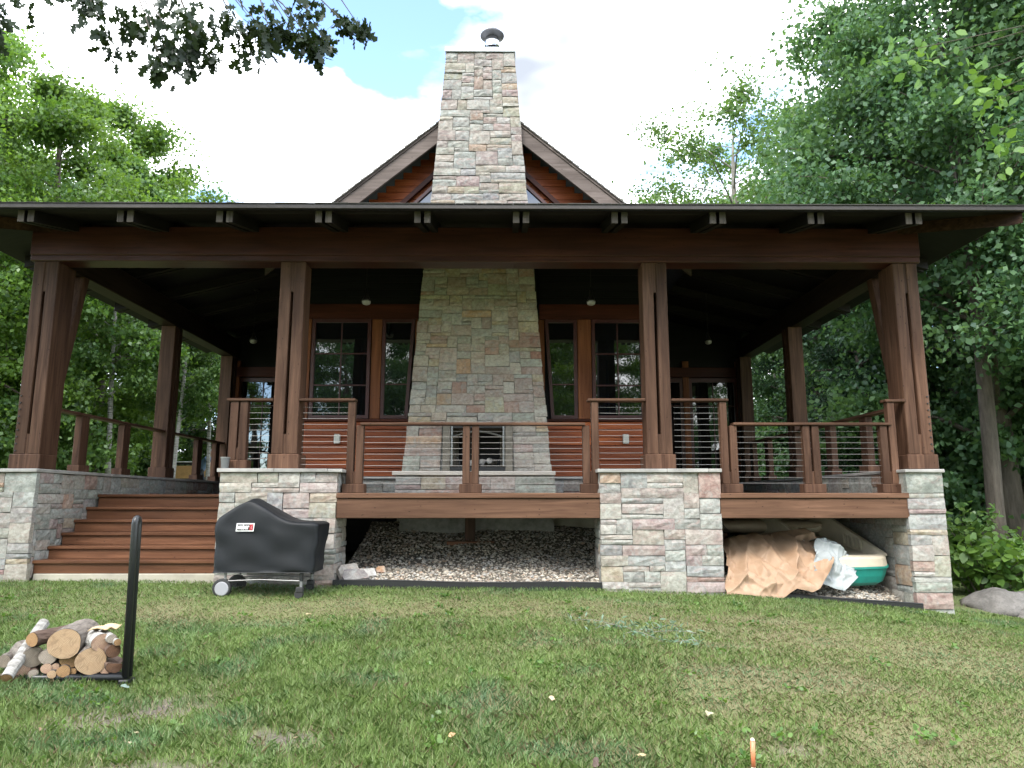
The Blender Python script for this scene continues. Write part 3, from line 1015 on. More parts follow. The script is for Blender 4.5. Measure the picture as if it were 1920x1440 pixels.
# --- chimney with fireplace
CYF = 11.3
def chw(z):
    return 1.164 - 0.0805 * (z - 1.99)
def chim():
    z0, z1 = 0.6, 9.175
    yb = 12.55
    def ring(z, i):
        h = chw(z) - i
        return [(-h - 0.045, CYF + i, z), (h - 0.045, CYF + i, z), (h - 0.045, yb, z), (-h - 0.045, yb, z)]
    # core with the firebox opening left out: lower block is two jambs, back and lintel
    mb = MB()
    def block(xa_f, xb_f, za, zb, ya=None, yb_=None):
        ya_ = CYF + 0.03 if ya is None else ya
        y2 = yb if yb_ is None else yb_
        v = []
        for z in (za, zb):
            for (xf, y) in ((xa_f, ya_), (xb_f, ya_), (xb_f, y2), (xa_f, y2)):
                v.append((xf(z), y, z))
        mb.add(v, [(3, 2, 1, 0), (4, 5, 6, 7), (0, 1, 5, 4), (1, 2, 6, 5), (2, 3, 7, 6), (3, 0, 4, 7)])
    le = lambda z: -chw(z) - 0.045 + 0.03
    ri = lambda z: chw(z) - 0.045 - 0.03
    fl, fr = (lambda z: -0.59), (lambda z: 0.52)
    block(le, ri, z0, 1.955)
    block(le, fl, 1.955, 2.73)
    block(fr, ri, 1.955, 2.73)
    block(fl, fr, 1.955, 2.73, ya=11.95)
    block(le, ri, 2.73, z1)
    o = mb.link('chimney', M_mortar, cabin)
    def fm(u, z, d):
        return (u * chw(z) - 0.045, CYF - d, z)
    def hole(u, z):
        x = u * chw(z) - 0.045
        return -0.60 < x < 0.53 and 1.95 < z < 2.72
    n1 = stones(o, -1, 1, 1.955, 5.45, fm, 771, cu=0.056, cz=0.0625, hole=hole, depth=0.06, ends=0.010, boost=1.12, warm=True)  # same stone throughout, painted lighter and warmer here to lift the porch shade
    n2 = stones(o, -1, 1, 6.15, 9.17, fm, 772, cu=0.084, cz=0.0625, depth=0.06, ends=0.010, joint=0.009, boost=0.62)  # same stone as below, darkened to paint down the light above the roof
    # returns on both sides
    for s in (-1, 1):
        fs = (lambda u, z, d, s=s: (s * (chw(z) + d) - 0.045, u, z))
        stones(o, CYF + 0.06, 11.9, 1.955, 5.4, fs, 780 + s, cu=0.1, cz=0.1, flip=(s < 0))
        stones(o, CYF + 0.06, 12.5, 6.15, 9.17, fs, 790 + s, cu=0.13, cz=0.12, flip=(s < 0))
    # raised hearth
    hb = beam('hearth', -1.235, 1.125, 10.98, 11.35, 1.60, 1.888, M_mortar, o, 0)
    stones(o, -1.26, 1.15, 1.605, 1.888, lambda u, z, d: (u, 10.95 - d, z), 801, cu=0.075, cz=0.07)
    beam('hearth_slab', -1.315, 1.16, 10.90, 11.36, 1.89, 1.952, M_hearth, o, 0.006)
    # firebox
    mb = MB()
    a, b, y0, y1, za, zb = -0.575, 0.505, 11.26, 11.93, 1.957, 2.72
    v = [(a, y0, za), (b, y0, za), (b, y0, zb), (a, y0, zb), (a + 0.2, y1, za), (b - 0.2, y1, za), (b - 0.2, y1, zb - 0.1), (a + 0.2, y1, zb - 0.1)]
    mb.add(v, [(0, 4, 7, 3), (1, 2, 6, 5), (4, 5, 6, 7), (0, 1, 5, 4), (3, 7, 6, 2)])
    mb.link('firebox', M_fire, o)
    # facing and doors
    beam('firebox_frame', -0.585, -0.47, 11.235, 11.30, 1.958, 2.715, M_fire, o, 0.004)
    beam('firebox_frame', 0.40, 0.515, 11.235, 11.30, 1.958, 2.715, M_fire, o, 0.004)
    beam('firebox_frame', -0.468, 0.398, 11.24, 11.30, 2.64, 2.715, M_iron, o, 0.004)
    beam('firebox_frame', -0.468, 0.398, 11.24, 11.30, 1.958, 2.03, M_iron, o, 0.004)
    for x in (-0.44, 0.37):
        beam('door_rail', x - 0.012, x + 0.012, 11.22, 11.235, 2.04, 2.70, M_ironlt, o, 0.003)
    mb = MB()
    mb.tube([(-0.43 + 0.79 * t, 11.225, 2.50 + 0.085 * math.sin(math.pi * t)) for t in [k / 12 for k in range(13)]], 0.016, 6)
    mb.link('door_arch', M_ironlt, o)
    mb = MB()
    for k in range(6):
        x = -0.3 + k * 0.11
        mb.tube([(x, 11.45, 2.0), (x, 11.45, 2.06), (x, 11.85, 2.06)], 0.012, 5)
    mb.tube([(-0.36, 11.5, 2.055), (0.32, 11.5, 2.055)], 0.012, 5)
    for sx in (-0.33, 0.29):
        mb.tube([(sx, 11.42, 2.0), (sx, 11.42, 2.12), (sx * 1.15, 11.40, 2.19)], 0.013, 5)
    mb.link('log_grate', M_iron, o)
    M_char = plain('burnt_log', (0.30, 0.28, 0.26), 0.9, var=0.7, scale=16)
    for k, x in enumerate((-0.1, 0.08, 0.2)):
        mb = MB()
        mb.tube([(x - 0.06, 11.5, 2.10 + 0.02 * k), (x + 0.03, 11.82, 2.13)], [0.05, 0.045], 8)
        mb.link('burnt_log', M_char, o)
    # flashing cap and pipe
    h = chw(9.2)
    beam('flashing', -h - 0.045 - 0.025, h - 0.045 + 0.025, CYF - 0.035, yb + 0.02, 9.178, 9.265, M_flash, o, 0.006)
    pxc, pyc = 0.150, 11.75
    def ringpts(r_, z, n=20):
        return [(pxc + r_ * math.cos(2 * math.pi * k / n), pyc + r_ * math.sin(2 * math.pi * k / n), z) for k in range(n)]
    def lathe(name, prof, mat):
        v, f = [], []
        n = 20
        for r_, z in prof:
            v += ringpts(r_, z, n)
        for i in range(len(prof) - 1):
            for k in range(n):
                k2 = (k + 1) % n
                f.append((i * n + k, i * n + k2, (i + 1) * n + k2, (i + 1) * n + k))
        f.append(tuple((len(prof) - 1) * n + k for k in range(n)))
        return link(name, mesh_of(name, v, f), mat, o, smooth=False)
    pipe = lathe('flue_pipe', [(0.122, 9.25), (0.122, 9.58)], M_chrome)
    pipe.data.polygons.foreach_set('use_smooth', [True] * len(pipe.data.polygons))
    lathe('flue_collar', [(0.124, 9.56), (0.142, 9.58), (0.142, 9.60), (0.128, 9.61), (0.128, 9.68), (0.124, 9.69)], M_chrome)
    lathe('flue_screen', [(0.118, 9.69), (0.118, 9.80)], M_iron)
    lathe('flue_cap', [(0.115, 9.765), (0.215, 9.80), (0.218, 9.815), (0.13, 9.90), (0.02, 9.935)], plain('cap_metal', (0.12, 0.115, 0.12), 0.45, 0.7))
    return n1, n2
chim()
beam('foundation', -1.35, 3.05, 11.74, 11.9, 0.5, 1.56, M_conc, cabin, 0.0)

# --- railings
RY = 9.42
def post_pair(par, cx, z0, za, zb, base=True, w=0.093, g=0.028, y=RY):
    """two posts side by side with a slot; za, zb are the heights of the left and the right one"""
    for s, zt in ((-1, za), (1, zb)):
        xa = cx + (g / 2 if s > 0 else -g / 2 - w)
        beam('post', xa, xa + w, y - 0.05, y + 0.05, z0 + 0.118, zt, M_tz, par, 0.006)
    beam('post_block', cx - g / 2 - .001, cx + g / 2 + .001, y - 0.035, y + 0.04, z0 + 0.118, z0 + 0.28, M_tz, par, 0)
    if base:
        beam('post_base', cx - w - g / 2 - 0.038, cx + w + g / 2 + 0.038, y - 0.085, y + 0.085, z0, z0 + 0.118, M_tz, par, 0.008)

def railing(x0, x1, zt, z0, n, y=RY, ztop_c=None):
    r = beam('railing', x0, x1, y - 0.075, y + 0.075, zt - 0.036, zt, M_tx, cabin, 0.007)
    zc = zt - 0.036 - 0.075
    for k in range(n):
        z = zc - k * 0.0755
        mb = MB()
        sag = random.Random(int(x0 * 100) + k).uniform(0, 0.004)
        xa, xb = x0 + 0.04, x1 - 0.04
        mb.tube([(xa, y, z), (xa * .5 + xb * .5, y, z - sag), (xb, y, z)], 0.0021, 5)
        mb.link('cable', M_steel, r)
    return r
r1 = railing(-3.27, -2.66, 2.842, 1.912, 10)
post_pair(r1, -3.105, 1.912, 2.804, 2.804, w=0.105, g=0.022)
r2 = railing(-2.315, -1.575, 2.842, 1.912, 11)
post_pair(r2, -1.565, DECK, 2.804, 2.486)
r3 = railing(-1.50, 1.455, 2.524, DECK, 10)
post_pair(r3, -0.05, DECK, 2.486, 2.486)
r4 = railing(1.49, 2.255, 2.844, 1.912, 11)
post_pair(r4, 1.525, DECK, 2.486, 2.806)
r5 = railing(2.60, 3.355, 2.844, 1.912, 11)
post_pair(r5, 3.345, DECK, 2.806, 2.486)
r6 = railing(3.405, 5.50, 2.526, DECK, 10)
post_pair(r6, 4.43, DECK, 2.486, 2.486)
post_pair(r6, 5.455, DECK, 2.486, 2.80)
r7 = beam('railing', 5.44, 5.72, RY - 0.07, RY + 0.07, 2.802, 2.838, M_tx, cabin, 0.006)
for sx, x in ((-1, -5.84), (1, 5.76)):
    r8 = beam('side_railing', x - 0.07, x + 0.07, YC + 0.43, 15.75, 2.735, 2.775, M_ty, cabin, 0.006)
    for y in (10.55, 11.72, 14.55, 15.45):
        beam('post', x - 0.05, x + 0.05, y - 0.10, y + 0.10, 2.02, 2.734, M_tz, r8, 0.006)
        beam('post_base', x - 0.085, x + 0.085, y - 0.135, y + 0.135, 1.909, 2.02, M_tz, r8, 0.006)

# ------------------------------------------------------------------ pendant lamps under the porch ceiling
def pendant(x, y, ztop, zb, label):
    t = thing('pendant_lamp', (x, y, zb), label, 'lamp', 'pendant lamps under the porch roof')
    mb = MB(); mb.tube([(x, y, ztop + 0.03), (x, y, ztop), (x, y, ztop - 0.01)], [0.07, 0.07, 0.02], 12)
    mb.link('canopy', M_lamp, t, smooth=False)
    mb = MB(); mb.tube([(x, y, ztop), (x, y, zb + 0.2)], 0.007, 6)
    mb.link('rod', M_lamp, t)
    mb = MB(); mb.tube([(x, y, zb + 0.28), (x, y, zb + 0.16), (x, y, zb + 0.09), (x, y, zb + 0.065)], [0.012, 0.028, 0.062, 0.072], 14)
    mb.link('shade', M_lamp, t, smooth=True)
    mb = MB()
    pr = [(0.066, 0.066), (0.068, 0.045), (0.056, 0.018), (0.03, 0.004), (0.004, 0.0)]
    mb.tube([(x, y, zb + h) for _, h in pr], [r_ for r_, _ in pr], 14)
    mb.link('globe', M_opal, t, smooth=True)
def lamp_at(x, y, zb, label):
    pendant(x, y, roof_z(x, y) - 0.005, zb, label)
lamp_at(-1.76, 10.75, 4.50, 'dark pendant lamp with opal globe hung before the wide window beside the cream box')
lamp_at(1.73, 10.75, 4.50, 'dark pendant lamp with opal globe hung before the window over the outlet, fireplace side')
lamp_at(-4.50, 13.6, 4.52, 'dark pendant lamp with opal globe above the porch aisle beyond the stairs')
lamp_at(4.35, 13.6, 4.52, 'dark pendant lamp with opal globe above the porch aisle over the stored pedal boat')
lamp_at(3.95, 15.6, 4.50, 'small dark pendant lamp in front of the glazed doors at the back of the porch')

# ------------------------------------------------------------------ gravel bed under the deck
def gravel_z(x, y):
    return gz(x, 9.2) + 0.02 + 0.268 * (np.asarray(y, float) - 9.25) + (vnoise(x, y, 1.7, 9) - 0.5) * 0.10
def build_gravel():
    xs = np.linspace(-1.75, 5.55, 60); ys = np.linspace(9.24, 11.76, 26)
    X, Y = np.meshgrid(xs, ys)
    Z = gravel_z(X, Y)
    v = np.stack([X, Y, Z], -1).reshape(-1, 3)
    nx = len(xs)
    f = [(j * nx + i, j * nx + i + 1, (j + 1) * nx + i + 1, (j + 1) * nx + i) for j in range(len(ys) - 1) for i in range(nx - 1)]
    soil = plain('gravel_base', (0.10, 0.088, 0.07), 0.95, var=0.4, scale=30)
    bed = link('gravel_bed', mesh_of('gravel_bed', v, f), soil, kind='structure')
    bed['label'] = 'bank of mixed river gravel under the deck'
    r = np.random.default_rng(4)
    n = 15000
    x = r.uniform(-1.74, 5.53, n)
    y = 9.26 + (r.random(n) ** 1.35) * 2.45
    z = gravel_z(x, y)
    s = r.uniform(0.009, 0.021, n) * np.where(r.random(n) < 0.12, 1.5, 1.0)
    # octahedron-like pebble with jittered corners
    base = np.array([(1, 0, 0), (0, 1, 0), (-1, 0, 0), (0, -1, 0), (0, 0, 1), (0, 0, -1), ], float)
    tri = np.array([(0, 1, 4), (1, 2, 4), (2, 3, 4), (3, 0, 4), (1, 0, 5), (2, 1, 5), (3, 2, 5), (0, 3, 5)])
    ang = r.uniform(0, 6.283, n)
    c, sn = np.cos(ang), np.sin(ang)
    P = np.repeat(base[None], n, 0) * r.uniform(0.75, 1.25, (n, 6, 1))
    P[:, 4:, :2] += r.uniform(-0.5, 0.5, (n, 2, 2))
    P *= np.stack([s * 1.3, s, s * 0.72], -1)[:, None, :]
    X_ = P[..., 0] * c[:, None] - P[..., 1] * sn[:, None] + x[:, None]
    Y_ = P[..., 0] * sn[:, None] + P[..., 1] * c[:, None] + y[:, None]
    Z_ = P[..., 2] + z[:, None] + (s * 0.35)[:, None]
    V = np.stack([X_, Y_, Z_], -1)
    T = V[:, tri].reshape(-1, 3)
    pal = np.array([(0.38, 0.33, 0.265), (0.28, 0.255, 0.22), (0.44, 0.40, 0.335), (0.21, 0.175, 0.14), (0.33, 0.245, 0.18), (0.34, 0.33, 0.31), (0.50, 0.47, 0.41)])
    ci = r.choice(len(pal), n, p=[.2, .22, .16, .16, .1, .1, .06])
    col = pal[ci] * r.uniform(0.8, 1.15, (n, 1))
    C = np.concatenate([np.repeat(col, 24, 0), np.ones((n * 24, 1))], 1)
    m = NT('pebble')
    at = m.n('ShaderNodeAttribute', attribute_name='tint')
    m.l(at.outputs['Color'], m.b.inputs['Base Color'])
    m.rough(0.75)
    o = link('gravel', np_mesh('gravel', T, 3, C), m.m)
    tag(o, 'mixed grey and tan river gravel spread under the deck', 'gravel', kind='stuff')
build_gravel()
M_edge = plain('black_edging', (0.014, 0.014, 0.015), 0.45)
def edging(pts, label):
    mb = MB()
    n = len(pts)
    v, f = [], []
    for (x, y, z) in pts:
        for dy, dz in ((-0.012, -0.06), (-0.012, 0.03), (0.012, 0.03), (0.012, -0.06)):
            v.append((x, y + dy, z + dz))
    for i in range(n - 1):
        for k in range(4):
            f.append((i * 4 + k, (i + 1) * 4 + k, (i + 1) * 4 + (k + 1) % 4, i * 4 + (k + 1) % 4))
    f += [(3, 2, 1, 0), tuple((n - 1) * 4 + k for k in range(4))]
    mb.add(v, f)
    mb.tube([(x, y, z + 0.035) for x, y, z in pts], 0.014, 6)
    o = mb.link('lawn_edging', M_edge)
    tag(o, label, 'edging', 'black garden edging strips')
edging([(-1.74 + 3.35 * t, 9.175 + 0.01 * math.sin(t * 5), gzf(-1.74 + 3.35 * t, 9.2) + 0.03 + 0.008 * math.sin(t * 9)) for t in [k / 14 for k in range(15)]], 'black plastic edging along the open gravel bank between the two stone piers')
edging([(3.15 + 2.42 * t, 9.215 - 0.09 * t, gzf(3.15 + 2.42 * t, 9.2) + 0.02 + 0.006 * math.sin(t * 8)) for t in [k / 12 for k in range(13)]], 'black plastic edging in front of the tarps and the pedal boat')
def slab(cx, cy, w, h, d, rx, rz, col, label):
    r = random.Random(int(cx * 991))
    g = [[-w / 2 + r.uniform(-.02, .02), -h / 2], [w / 2, -h / 2 + r.uniform(0, .05)], [w / 2 * r.uniform(.5, .9), h / 2], [-w / 2 * r.uniform(.4, .9), h / 2 * r.uniform(.8, 1)], [-w / 2 * 1.05, r.uniform(-.02, .05)]]
    v, f = prism([tuple(p) for p in g], -d / 2, d / 2)
    M_ = Matrix.Rotation(rz, 4, 'Z') @ Matrix.Rotation(rx, 4, 'X')
    z = float(gravel_z(cx, cy))
    v = [M_ @ Vector(p) for p in v]
    mz = min(p.z for p in v)
    v = [(p.x + cx, p.y + cy, p.z - mz + z - 0.01) for p in v]
    o = link('loose_stone', mesh_of('loose_stone', v, f), M_stone, color=(*col, 1))
    tag(o, label, 'stone', 'loose slabs against the pier')
slab(-1.50, 9.36, 0.34, 0.20, 0.07, R(-50), R(30), (0.20, 0.19, 0.20), 'dark grey flat slab lying at the corner of the gravel bank')
slab(-1.60, 9.46, 0.30, 0.24, 0.06, R(-38), R(42), (0.36, 0.33, 0.31), 'pinkish grey stone slab leaning against the pier by the gravel')
slab(-1.38, 9.50, 0.24, 0.12, 0.06, R(-40), R(20), (0.42, 0.42, 0.42), 'pale grey stone offcut lying on top of the dark slab')
slab(-1.22, 9.62, 0.13, 0.09, 0.05, R(-30), R(10), (0.42, 0.22, 0.10), 'small orange stone beside the leaning slabs on the gravel')
# --- split here: objects below ---
# ------------------------------------------------------------------ trees
def leaves_mesh(name, centres, radii, per, size, r, flat=0.6, shape='kite', droop=0.25, tint_c=None, up=0.6):
    """many small leaf faces around cluster centres (numpy)"""
    C = np.repeat(np.asarray(centres), per, 0)
    Rr = np.repeat(np.asarray(radii), per)[:, None]
    n = len(C)
    g = r.normal(0, 0.5, (n, 3)) * np.array([1, 1, flat])
    P = C + g * Rr
    nrm = r.normal(0, 1, (n, 3)) * np.array([1, 1, 0.6]) + np.array([0, 0, up])
    nrm /= np.linalg.norm(nrm, axis=1)[:, None]
    d = r.normal(0, 1, (n, 3)) + np.array([0, 0, -droop])
    d -= nrm * (d * nrm).sum(1)[:, None]
    d /= np.linalg.norm(d, axis=1)[:, None]
    s = np.cross(nrm, d)
    L_ = (size * r.uniform(0.65, 1.3, n))[:, None]
    if shape == 'kite':
        prof = [(0, 0, 0), (0.45, -0.36, 0.10), (1.0, 0, -0.04), (0.45, 0.36, 0.10)]
    elif shape == 'needle':
        prof = [(0, 0, 0), (0.5, -0.07, 0.02), (1.0, 0, 0), (0.5, 0.07, 0.02)]
    elif shape == 'lance':
        prof = [(0, 0, 0), (0.5, -0.13, 0.04), (1.0, 0, -0.02), (0.5, 0.13, 0.04)]
    elif shape == 'oval':
        prof = [(0, 0, 0), (0.25, -0.26, 0.05), (0.62, -0.30, 0.06), (1.0, 0, -0.05), (0.62, 0.30, 0.06), (0.25, 0.26, 0.05)]
    else:  # lobed oak leaf
        prof = [(0, 0, 0), (0.18, -0.10, 0), (0.26, -0.30, .02), (0.36, -0.12, .01), (0.55, -0.40, .03), (0.62, -0.13, .01), (0.85, -0.24, .0), (1.0, 0, -.04),
                (0.85, 0.24, 0), (0.62, 0.13, .01), (0.55, 0.40, .03), (0.36, 0.12, .01), (0.26, 0.30, .02), (0.18, 0.10, 0)]
    V = np.stack([P + d * (a * L_) + s * (b * L_) + nrm * (c * L_) for a, b, c in prof], 1).reshape(-1, 3)
    t = r.random(n)
    if tint_c is not None:
        t = np.clip(0.55 * t + 0.6 * np.repeat(tint_c, per) - 0.08, 0, 1)
    col = np.repeat(np.stack([t, t, t, np.ones(n)], 1), len(prof), 0)
    return np_mesh(name, V, len(prof), col)

def tree_parts(seed, H, tr, cb, cr, nl, per, leaf, crown='round', shape='kite', sub=5, flat=0.6, crad=0.75, droop=0.25, bend=0.4):
    r = np.random.default_rng(seed)
    rr = random.Random(seed)
    mb = MB()
    top = H * 0.93
    bx, by = rr.uniform(-bend, bend), rr.uniform(-bend, bend)
    def axis(t):
        return Vector((bx * t * t + 0.12 * math.sin(t * 5 + seed), by * t * t + 0.12 * math.cos(t * 4 + seed) - 0.12 * math.cos(seed), t * top))
    N = 12
    mb.tube([axis(k / N) - Vector((0, 0, 0.25 if k == 0 else 0)) for k in range(N + 1)], [tr * (1.35 if k == 0 else 1.0) * (1 - k / N) ** 0.75 + 0.02 for k in range(N + 1)], 9)
    cent, rad = [], []
    for k in range(nl):
        f = (k + 0.5) / nl
        z = cb + (H * 0.97 - cb) * f
        if crown == 'round':
            L_ = cr * (math.sin(math.pi * (0.16 + 0.84 * f)) ** 0.6) * rr.uniform(0.7, 1.12) if f < 0.97 else cr * 0.3
        elif crown == 'cone':
            L_ = cr * (1.02 - f) * rr.uniform(0.8, 1.12) + 0.2
        else:
            L_ = cr * (0.55 + 0.45 * math.sin(math.pi * f)) * rr.uniform(0.6, 1.15)
        t0 = max(0.03, min(0.98, (z - L_ * (0.35 if crown != 'cone' else -0.1)) / top))
        p0 = axis(t0)
        a = k * 2.39996 + rr.uniform(-0.5, 0.5)
        d = Vector((math.cos(a), math.sin(a), 0))
        p3 = Vector((axis(min(1, z / top)).x, axis(min(1, z / top)).y, z)) + d * L_
        p1 = p0.lerp(p3, 0.35) + Vector((0, 0, 0.10 * L_))
        p2 = p0.lerp(p3, 0.7) + Vector((rr.uniform(-.2, .2), rr.uniform(-.2, .2), 0.12 * L_))
        br = max(0.012, tr * 0.33 * (1 - 0.7 * f))
        mb.tube([p0, p1, p2, p3], [br, br * 0.7, br * 0.42, br * 0.14], 5, False)
        for q in range(sub):
            t = 0.35 + 0.65 * (q + rr.random()) / sub
            base = p0.lerp(p3, t) + Vector((0, 0, 0.10 * L_ * (1 - abs(2 * t - 1))))
            sl = L_ * rr.uniform(0.22, 0.42)
            dd = (d + Vector((rr.uniform(-1.2, 1.2), rr.uniform(-1.2, 1.2), rr.uniform(-0.35, 0.7)))).normalized()
            if crown == 'cone':
                dd.z *= 0.3
            e = base + dd * sl
            mb.tube([base, base.lerp(e, 0.5) + Vector((0, 0, 0.04)), e], [br * 0.35, br * 0.22, 0.006], 4, False)
            cent.append(tuple(e)); rad.append(crad * rr.uniform(0.6, 1.25))
            if rr.random() < 0.5:
                cent.append(tuple(base.lerp(e, 0.45))); rad.append(crad * 0.7)
        cent.append(tuple(p3)); rad.append(crad * rr.uniform(0.6, 1.0))
    tint = r.random(len(cent))
    tm = mesh_of('trunk', mb.v, mb.f)
    tm.polygons.foreach_set('use_smooth', [True] * len(tm.polygons))
    cm = leaves_mesh('crown', cent, rad, per, leaf, r, flat, shape, droop, tint)
    return tm, cm

KIND = {}
def make_kind(key, trunk_mat, leaf_m, **kw):
    tm, cm = tree_parts(**kw)
    tm.materials.append(trunk_mat)
    cm.materials.append(leaf_m)
    KIND[key] = (tm, cm)
make_kind('maple_a', M_bark, M_leaf_maple, seed=1, H=15, tr=0.20, cb=2.2, cr=3.7, nl=34, per=180, leaf=0.135, sub=5)
make_kind('maple_b', M_bark, M_leaf_maple, seed=2, H=14, tr=0.18, cb=1.6, cr=3.4, nl=32, per=180, leaf=0.135, sub=5)
make_kind('linden_a', M_bark, M_leaf_dark, seed=3, H=17, tr=0.165, cb=5.6, cr=3.8, nl=42, per=165, leaf=0.125, sub=6, crad=0.8)
make_kind('linden_b', M_bark, M_leaf_dark, seed=4, H=15, tr=0.21, cb=2.6, cr=3.6, nl=40, per=165, leaf=0.125, sub=6, crad=0.8)
make_kind('birch', M_birch, M_leaf_mid, seed=5, H=13.5, tr=0.085, cb=4.2, cr=2.4, nl=28, per=80, leaf=0.15, sub=5, crad=0.6)
make_kind('open_tree', M_bark_lt, M_leaf_mid, seed=6, H=16, tr=0.27, cb=6.5, cr=4.3, nl=30, per=80, leaf=0.14, sub=5, crown='open', crad=0.72, bend=0.9)
make_kind('pine', M_bark, M_leaf_pine, seed=7, H=15, tr=0.16, cb=1.5, cr=2.6, nl=60, per=75, leaf=0.20, sub=6, crown='cone', shape='needle', crad=0.5, flat=0.45)
make_kind('understory', M_bark, M_leaf_dark, seed=8, H=4.2, tr=0.04, cb=0.5, cr=1.9, nl=20, per=70, leaf=0.16, sub=5, crad=0.5)
make_kind('bright_bush', M_bark, M_leaf_mid, seed=9, H=3.4, tr=0.03, cb=0.3, cr=1.7, nl=18, per=75, leaf=0.15, sub=5, crad=0.5)

def plant_tree(kind, name, x, y, label, cat, group, s=1.0, rz=0.0, dz=0.0):
    tm, cm = KIND[kind]
    o = bpy.data.objects.new(name, None)
    COL.objects.link(o)
    o.location = (x, y, gzf(x, y) + dz)
    o.rotation_euler = (0, 0, rz)
    o.scale = (s, s, s)
    tag(o, label, cat, group)
    for nm, me in (('trunk', tm), ('crown', cm)):
        c = bpy.data.objects.new(nm, me)
        COL.objects.link(c)
        c.parent = o
    return o

r_ = random.Random(77)
def T(kind, name, x, y, label, group, s=1.0, cat='tree'):
    return plant_tree(kind, name, x, y, label, cat, group, s, r_.uniform(0, 6.28))

GL, GR, GB = 'trees in the wood beyond the stairs', 'trees in the wood beyond the pedal boat', 'trees standing across the lawn opposite the porch'
LM = 'bright green maple in the wood on the stair side of the cabin'
LMB = 'low-branched bright maple in the wood on the stair side of the cabin'
LB = 'white-trunked birch in the wood on the stair side of the cabin'
LD = 'dark green leafy tree in the wood on the stair side of the cabin'
for k, x, y, s in (('maple_a', -13.4, 16.5, 0.86), ('maple_b', -12.4, 19.8, 0.93), ('maple_a', -17.5, 20.0, 0.93), ('maple_b', -13.6, 24.5, 1.0), ('maple_a', -21, 26, 1.1), ('maple_b', -10.8, 34.5, 0.86), ('maple_a', -16.2, 31, 0.95)):
    T(k, 'maple_tree', x, y, LM if k == 'maple_a' else LMB, GL, s)
for x, y, s in ((-10.7, 20.0, 0.76), (-9.3, 21.2, 0.66), (-9.0, 22.6, 0.64), (-17.8, 25.0, 1.0)):
    T('birch', 'birch_tree', x, y, LB, GL, s)
for k, x, y, s in (('linden_b', -15.5, 37, 1.0), ('linden_a', -23, 34, 1.0), ('linden_b', -9.2, 40, 0.85), ('linden_a', -19, 44, 0.95), ('linden_b', -28, 30, 1.1), ('linden_a', -12.5, 47, 0.8), ('linden_b', -22.5, 17, 1.0)):
    T(k, 'broadleaf_tree', x, y, LD, GL, s)
T('pine', 'pine_tree', -13.0, 33.5, 'dark pine standing among birches on the stair side of the cabin', GL, 0.95)

RD = 'tall dark linden in the wood on the pedal boat side of the cabin'
RDB = 'low-branched dark linden in the wood on the pedal boat side of the cabin'
T('linden_a', 'linden_tree', 10.0, 14.2, 'tall dark linden with bare leaning trunk behind the big grey boulder', GR, 0.9)
T('linden_b', 'linden_tree', 11.3, 15.4, 'dark linden with second bare trunk beside the first, behind the big boulder', GR, 1.12)
for k, x, y, s in (('linden_a', 13.0, 12.5, 1.0), ('linden_b', 12.6, 18.5, 1.0), ('linden_a', 15.6, 17.0, 1.0), ('linden_b', 10.6, 22.8, 0.82), ('linden_a', 16.5, 23.0, 1.0), ('linden_b', 13.8, 28.5, 0.95), ('linden_a', 20.5, 28, 1.0), ('linden_b', 19.5, 19.5, 1.0), ('linden_a', 17.5, 34, 0.95), ('linden_b', 22, 38, 1.0), ('linden_b', 11.5, 35, 0.8)):
    T(k, 'linden_tree', x, y, RD if k == 'linden_a' else RDB, GR, s)
T('open_tree', 'ash_tree', 8.6, 25.0, 'airy light green tree with pale bare limbs above the porch roof', GR, 1.0)
T('open_tree', 'ash_tree', 11.0, 27.5, 'second airy tree with pale limbs, partly hidden by dark lindens', GR, 0.95)
T('pine', 'pine_tree', 10.2, 19.0, 'soft blue-green pine seen between the porch columns over the boat bay', GR, 0.75)
T('pine', 'pine_tree', 11.6, 24.5, 'dark pine deep in the wood behind the porch columns', GR, 0.9)
for k, (x, y, s) in enumerate(((9.6, 17.0, 0.8), (12.0, 16.2, 1.0), (14.0, 20.5, 1.1), (9.5, 21.5, 0.9), (11.8, 21.0, 1.0), (16.5, 19.5, 1.1), (13.8, 15.3, 0.9), (10.2, 27, 1.1), (13.0, 25, 1.1), (17.5, 26, 1.2), (15.5, 31, 1.2), (11.0, 32, 1.2), (20, 24, 1.2))):
    T('understory', 'understory_shrub', x, y, 'dark leafy understory shrub beneath the lindens', 'understory shrubs under the lindens', s, 'shrub')
for k, (x, y, s) in enumerate(((-11.8, 18.5, 0.9), (-13.4, 23.4, 0.8), (-15.0, 21.5, 1.0), (-14.8, 27.5, 1.1), (-15.2, 30.5, 1.0), (-18.0, 23, 1.0), (-17.5, 29, 1.2), (-12.5, 36, 1.2), (-15.5, 33.5, 1.2), (-20, 31, 1.3), (-9.5, 33.5, 1.0))):
    T('bright_bush', 'understory_bush', x, y, 'fresh green bush at the edge of the wood on the stair side', 'bushes beneath the maples', s, 'bush')
for k, x, y, s in (('linden_a', -9, -17, 1.0), ('linden_b', -2.5, -20, 1.1), ('maple_a', 5, -18, 1.0), ('linden_b', 12, -16, 1.0), ('maple_b', -16, -14, 1.0), ('linden_a', 2, -27, 1.1), ('linden_a', 20, -10, 1.0), ('maple_a', -23, -4, 1.0), ('linden_b', -6, -32, 1.2), ('linden_a', 8, -33, 1.2), ('linden_b', 15, -28, 1.1), ('linden_a', -13, -27, 1.1)):
    T(k, 'lawn_tree', x, y, 'tall leafy tree across the lawn, mirrored in the porch windows', GB, s)

